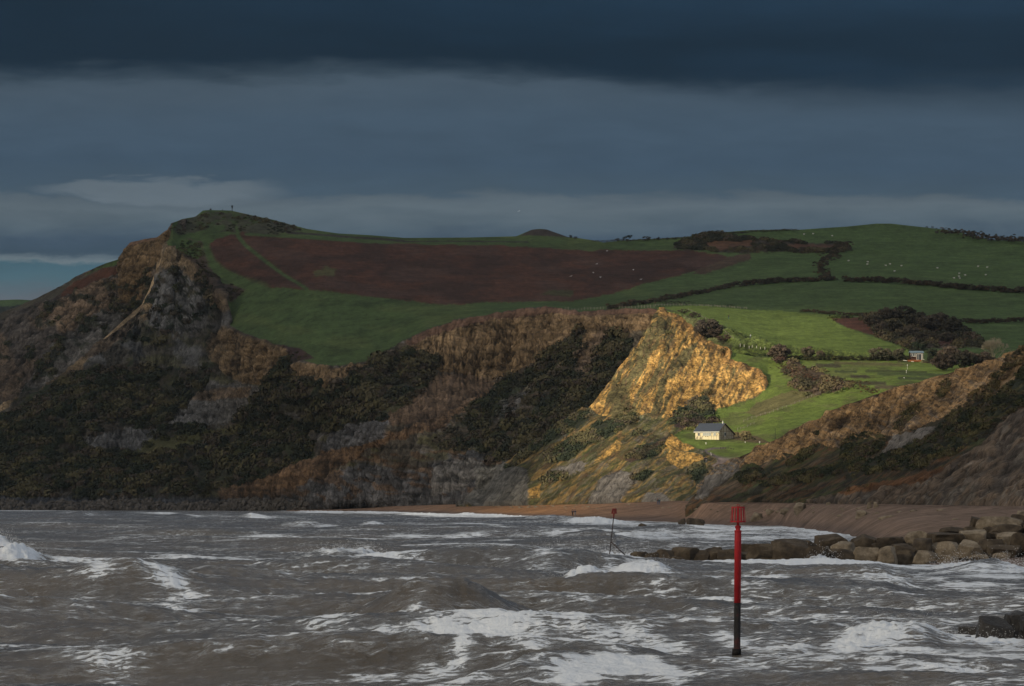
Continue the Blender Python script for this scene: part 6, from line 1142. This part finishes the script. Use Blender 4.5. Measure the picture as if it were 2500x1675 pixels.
# ---- gulls on the wing
def gull():
    root = empty('gull', (0, 0, 0)); m = MB(); m.tube([(-.28, 0, 0), (-.1, 0, .01), (.1, 0, .02), (.24, 0, .03)], [.02, .08, .075, .04], 8); m.build('body', M_FEATH, root, True)
    for s_ in (-1, 1): m = MB(); m.add([(-.1, 0, .04), (.1, 0, .04), (.02, s_*.35, .16), (-.12, s_*.33, .15), (-.1, s_*.7, .06), (-.16, s_*.66, .05)]+[(-.1, 0, .02), (.1, 0, .02), (.02, s_*.35, .14), (-.12, s_*.33, .13), (-.1, s_*.7, .045), (-.16, s_*.66, .04)], [(0, 1, 2, 3), (3, 2, 4, 5), (6, 9, 8, 7), (9, 11, 10, 8), (0, 6, 7, 1), (1, 7, 8, 2), (2, 8, 10, 4), (4, 10, 11, 5), (5, 11, 9, 3), (3, 9, 6, 0)]); m.build('wing', M_FEATH, root)
    m = MB(); m.tube([(.24, 0, .03), (.33, 0, .01)], [.02, .005], 6); m.build('beak', M_BEAK, root); return root
c3 = lambda x, y: (1200+x/3.336, 500+y/3.336); GL = [(859, 482, 'upper gull of the three over the bracken bowl'), (830, 553, 'left gull of the three over the bracken bowl'), (887, 590, 'lowest gull of the three over the bracken bowl'), (1155, 530, 'higher gull over the right of the bracken bowl'), (1218, 608, 'lower gull over the right of the bracken bowl'), (940, 376, 'gull near the top edge of the bracken'), (648, 582, 'faint gull furthest left over the bracken'), (224, 52, 'gull alone high in the sky above the mound')]
g0 = gull()
for i, (a, b, lab) in enumerate(GL):
    o = g0 if i == 0 else copy_tree(g0); q = c3(a, b); o.location = at(q[0], q[1], 1500); o.rotation_euler = (rs.uniform(-.4, .4), 0, rs.uniform(0, 6)); o.scale = (.75,)*3; tag(o, lab, 'gull', 'gulls in flight')
o = copy_tree(g0); o.location = at(1572.5, 1373, 526); o.rotation_euler = (0, 0, .4); tag(o, 'white gull low over the foam at the groyne boulders', 'gull', 'gulls in flight')

# ---- fire beacon, board and post on the summit, small posts
p = on(hd, 566.5, 516.5); kk = p.y/F; rt_ = empty('fire_basket', p, label='iron fire basket on a tall post on the headland summit', cat='fire beacon'); m = MB(); m.tube([(0, 0, -.5), (0, 0, 9*kk)], .16, 8); m.build('post', M_DARK, rt_)
m = MB()
for a in range(10): an = a*.6283; m.bar((.2*math.cos(an), .2*math.sin(an), 8.5*kk), (.5*math.cos(an), .5*math.sin(an), 15*kk), .07)
for z_, r_ in ((9*kk, .22), (12*kk, .38), (15*kk, .5)): m.tube([(r_*math.cos(a*.6283), r_*math.sin(a*.6283), z_) for a in range(11)], .05, 5, False)
m.tube([(0, 0, 9*kk), (0, 0, 13.5*kk)], [.15, .3], 10); m.build('basket', M_DARK, rt_)
p = on(hd, 513.5, 515); rt_ = empty('summit_bench_board', p, label='small dark board on two legs at the left of the summit', cat='sign'); m = MB(); m.box(-.45, .45, -.05, .05, .45, 1.1); m.build('board', M_DARK, rt_)
for s_ in (-.3, .3): m = MB(); m.box(s_-.06, s_+.06, -.045, .045, -.4, .6); m.build('leg', M_DARK, rt_)
def post(name, lab, L, px, py, hpx, mat, w=.14, topw=0, group=None, lean=0):
    p = on(L, px, py); kk = p.y/F; m = MB(); m.tube([(0, 0, -.4), (lean, 0, hpx*kk)], [w/2, w/2*.9], 7)
    o = m.build(name, mat); o.location = p; tag(o, lab, 'post', group)
    if topw: m = MB(); m.tube([(lean, 0, hpx*kk-.02), (lean, 0, hpx*kk+topw*.5), (lean, 0, hpx*kk+topw)], [topw*.5, topw*.6, topw*.3], 9); m.build('cap', M_WHITE, o)
    return o
post('marker_post', 'thin dark post in the middle of the headland summit', hd, 541.5, 516, 5, M_DARK, .25)
post('marker_post', 'slim dark pole standing at the near cliff edge below the fenced slope', pr, 1892.5, 1074, 28, M_DARK, .16)
post('marker_post', 'white capped post on the lawn left below the cottage', pr, 1722.6, 1086, 3, M_WHITE, .12, .32); post('marker_post', 'white capped post on the bank right of the cottage', pr, 1819.5, 1083, 2.4, M_WHITE, .12, .26); post('marker_post', 'white capped post farthest right on the cottage lawn', pr, 1853.6, 1084, 3, M_WHITE, .12, .34)
post('marker_post', 'leaning white post beside the bend of the drive', pr, 1737, 1113.5, 8.5, M_WHITE, .12, lean=-.22)
post('marker_post', 'taller white pole with a bright top on the allotment strips', pr, 2214.5, 903, 10, M_WHITE, .08, .28); post('marker_post', 'shorter white pole on the allotment strips', pr, 2212.5, 912, 6, M_WHITE, .12, .22); post('marker_post', 'pale stake on the left of the allotment strips', pr, 2079.5, 904, 5, M_POST, .09); post('marker_post', 'tiny white stone post low on the allotments', pr, 2206, 924, 1.2, M_WHITE, .12, .25)
post('marker_post', 'pale gate post above the brown gully left of the drive', pr, 1741, 1019, 9, M_POST, .16)
def fence(name, lab, L, pts, step, hpx, mat, group='post and wire fences', rail=True, rm=.025):
    pts = np.array(pts, float); seg = np.r_[0, np.cumsum(np.hypot(*np.diff(pts, axis=0).T))]; n = int(seg[-1]/step)+1; s_ = np.linspace(0, seg[-1], n); xs = np.interp(s_, seg, pts[:, 0]); ys_ = np.interp(s_, seg, pts[:, 1]); P = [on(L, a, b) for a, b in zip(xs, ys_)]; root = empty(name, P[0], label=lab, cat='fence', group=group); kk = P[0].y/F; rr_ = random.Random(len(P)); tops = []
    for q in P:
        q = q-P[0]; h = hpx*kk*rr_.uniform(.8, 1.15); m = MB(); m.tube([q+Vector((0, 0, -.3)), q+Vector((rr_.uniform(-.06, .06), 0, h))], .075, 6); m.build('post', mat, root); tops.append(q+Vector((0, 0, h*.8)))
    if rail:
        m = MB(); m.tube(tops, rm, 4, False); m.tube([t_-Vector((0, 0, hpx*kk*.35)) for t_ in tops], rm, 4, False); m.build('wire', mat, root)
    return root
fence('wire_fence', 'pale fence along the shaded cliff top behind the brown face', hd, [(1380, 760), (1440, 756), (1520, 753), (1596, 751)], 7.5, 6.5, M_POST); fence('wire_fence', 'pale fence along the top of the sunlit meadow', hd, [(1600, 747), (1660, 746), (1740, 749), (1822, 754)], 7, 5.5, M_POST, rm=.045)
fence('wire_fence', 'wire fence slanting down between cliff bushes and meadow', hd, [(1680, 757), (1720, 778), (1760, 806), (1795, 838)], 9, 5.5, M_POST); fence('wire_fence', 'row of separate pale stakes at the foot of the meadow', hd, [(1810, 852), (1816, 853), (1820, 853), (1838, 853), (1853, 854), (1866, 854)], 9, 7, M_WHITE, rail=False)
fence('wire_fence', 'long fence along the upper edge of the sloping paddock', pr, [(1815, 1031), (1836, 1023), (1885, 1007), (1935, 990), (1970, 974), (2010, 959), (2045, 951), (2067, 946)], 11, 6, M_POST); fence('wire_fence', 'short fence on the bank right of the cottage', pr, [(1800, 1052), (1822, 1045), (1840, 1036)], 8, 6, M_POST); fence('wire_fence', 'low fence around the rough patch on the cottage lawn', pr, [(1758, 1098), (1775, 1096), (1790, 1099)], 6, 5.5, M_WOOD)
# ================================================================== AIR
m = bpy.data.materials.new('sea_haze'); m.use_nodes = True; t = NT(m.node_tree); t.n.clear(); pv = t.new('ShaderNodeVolumePrincipled'); pv.inputs['Color'].default_value = (0.78, 0.90, 1.0, 1); pv.inputs['Density'].default_value = 0.000017; pv.inputs['Anisotropy'].default_value = 0.2
o_ = t.new('ShaderNodeOutputMaterial'); t.l.new(pv.outputs[0], o_.inputs['Volume'])
b = MB(); b.box(-3200, 3200, -300, 6200, -3.5, 215); hz_o = b.build('haze', m); tag(hz_o, kind='stuff', label='thin grey sea haze over the bay', cat='haze')
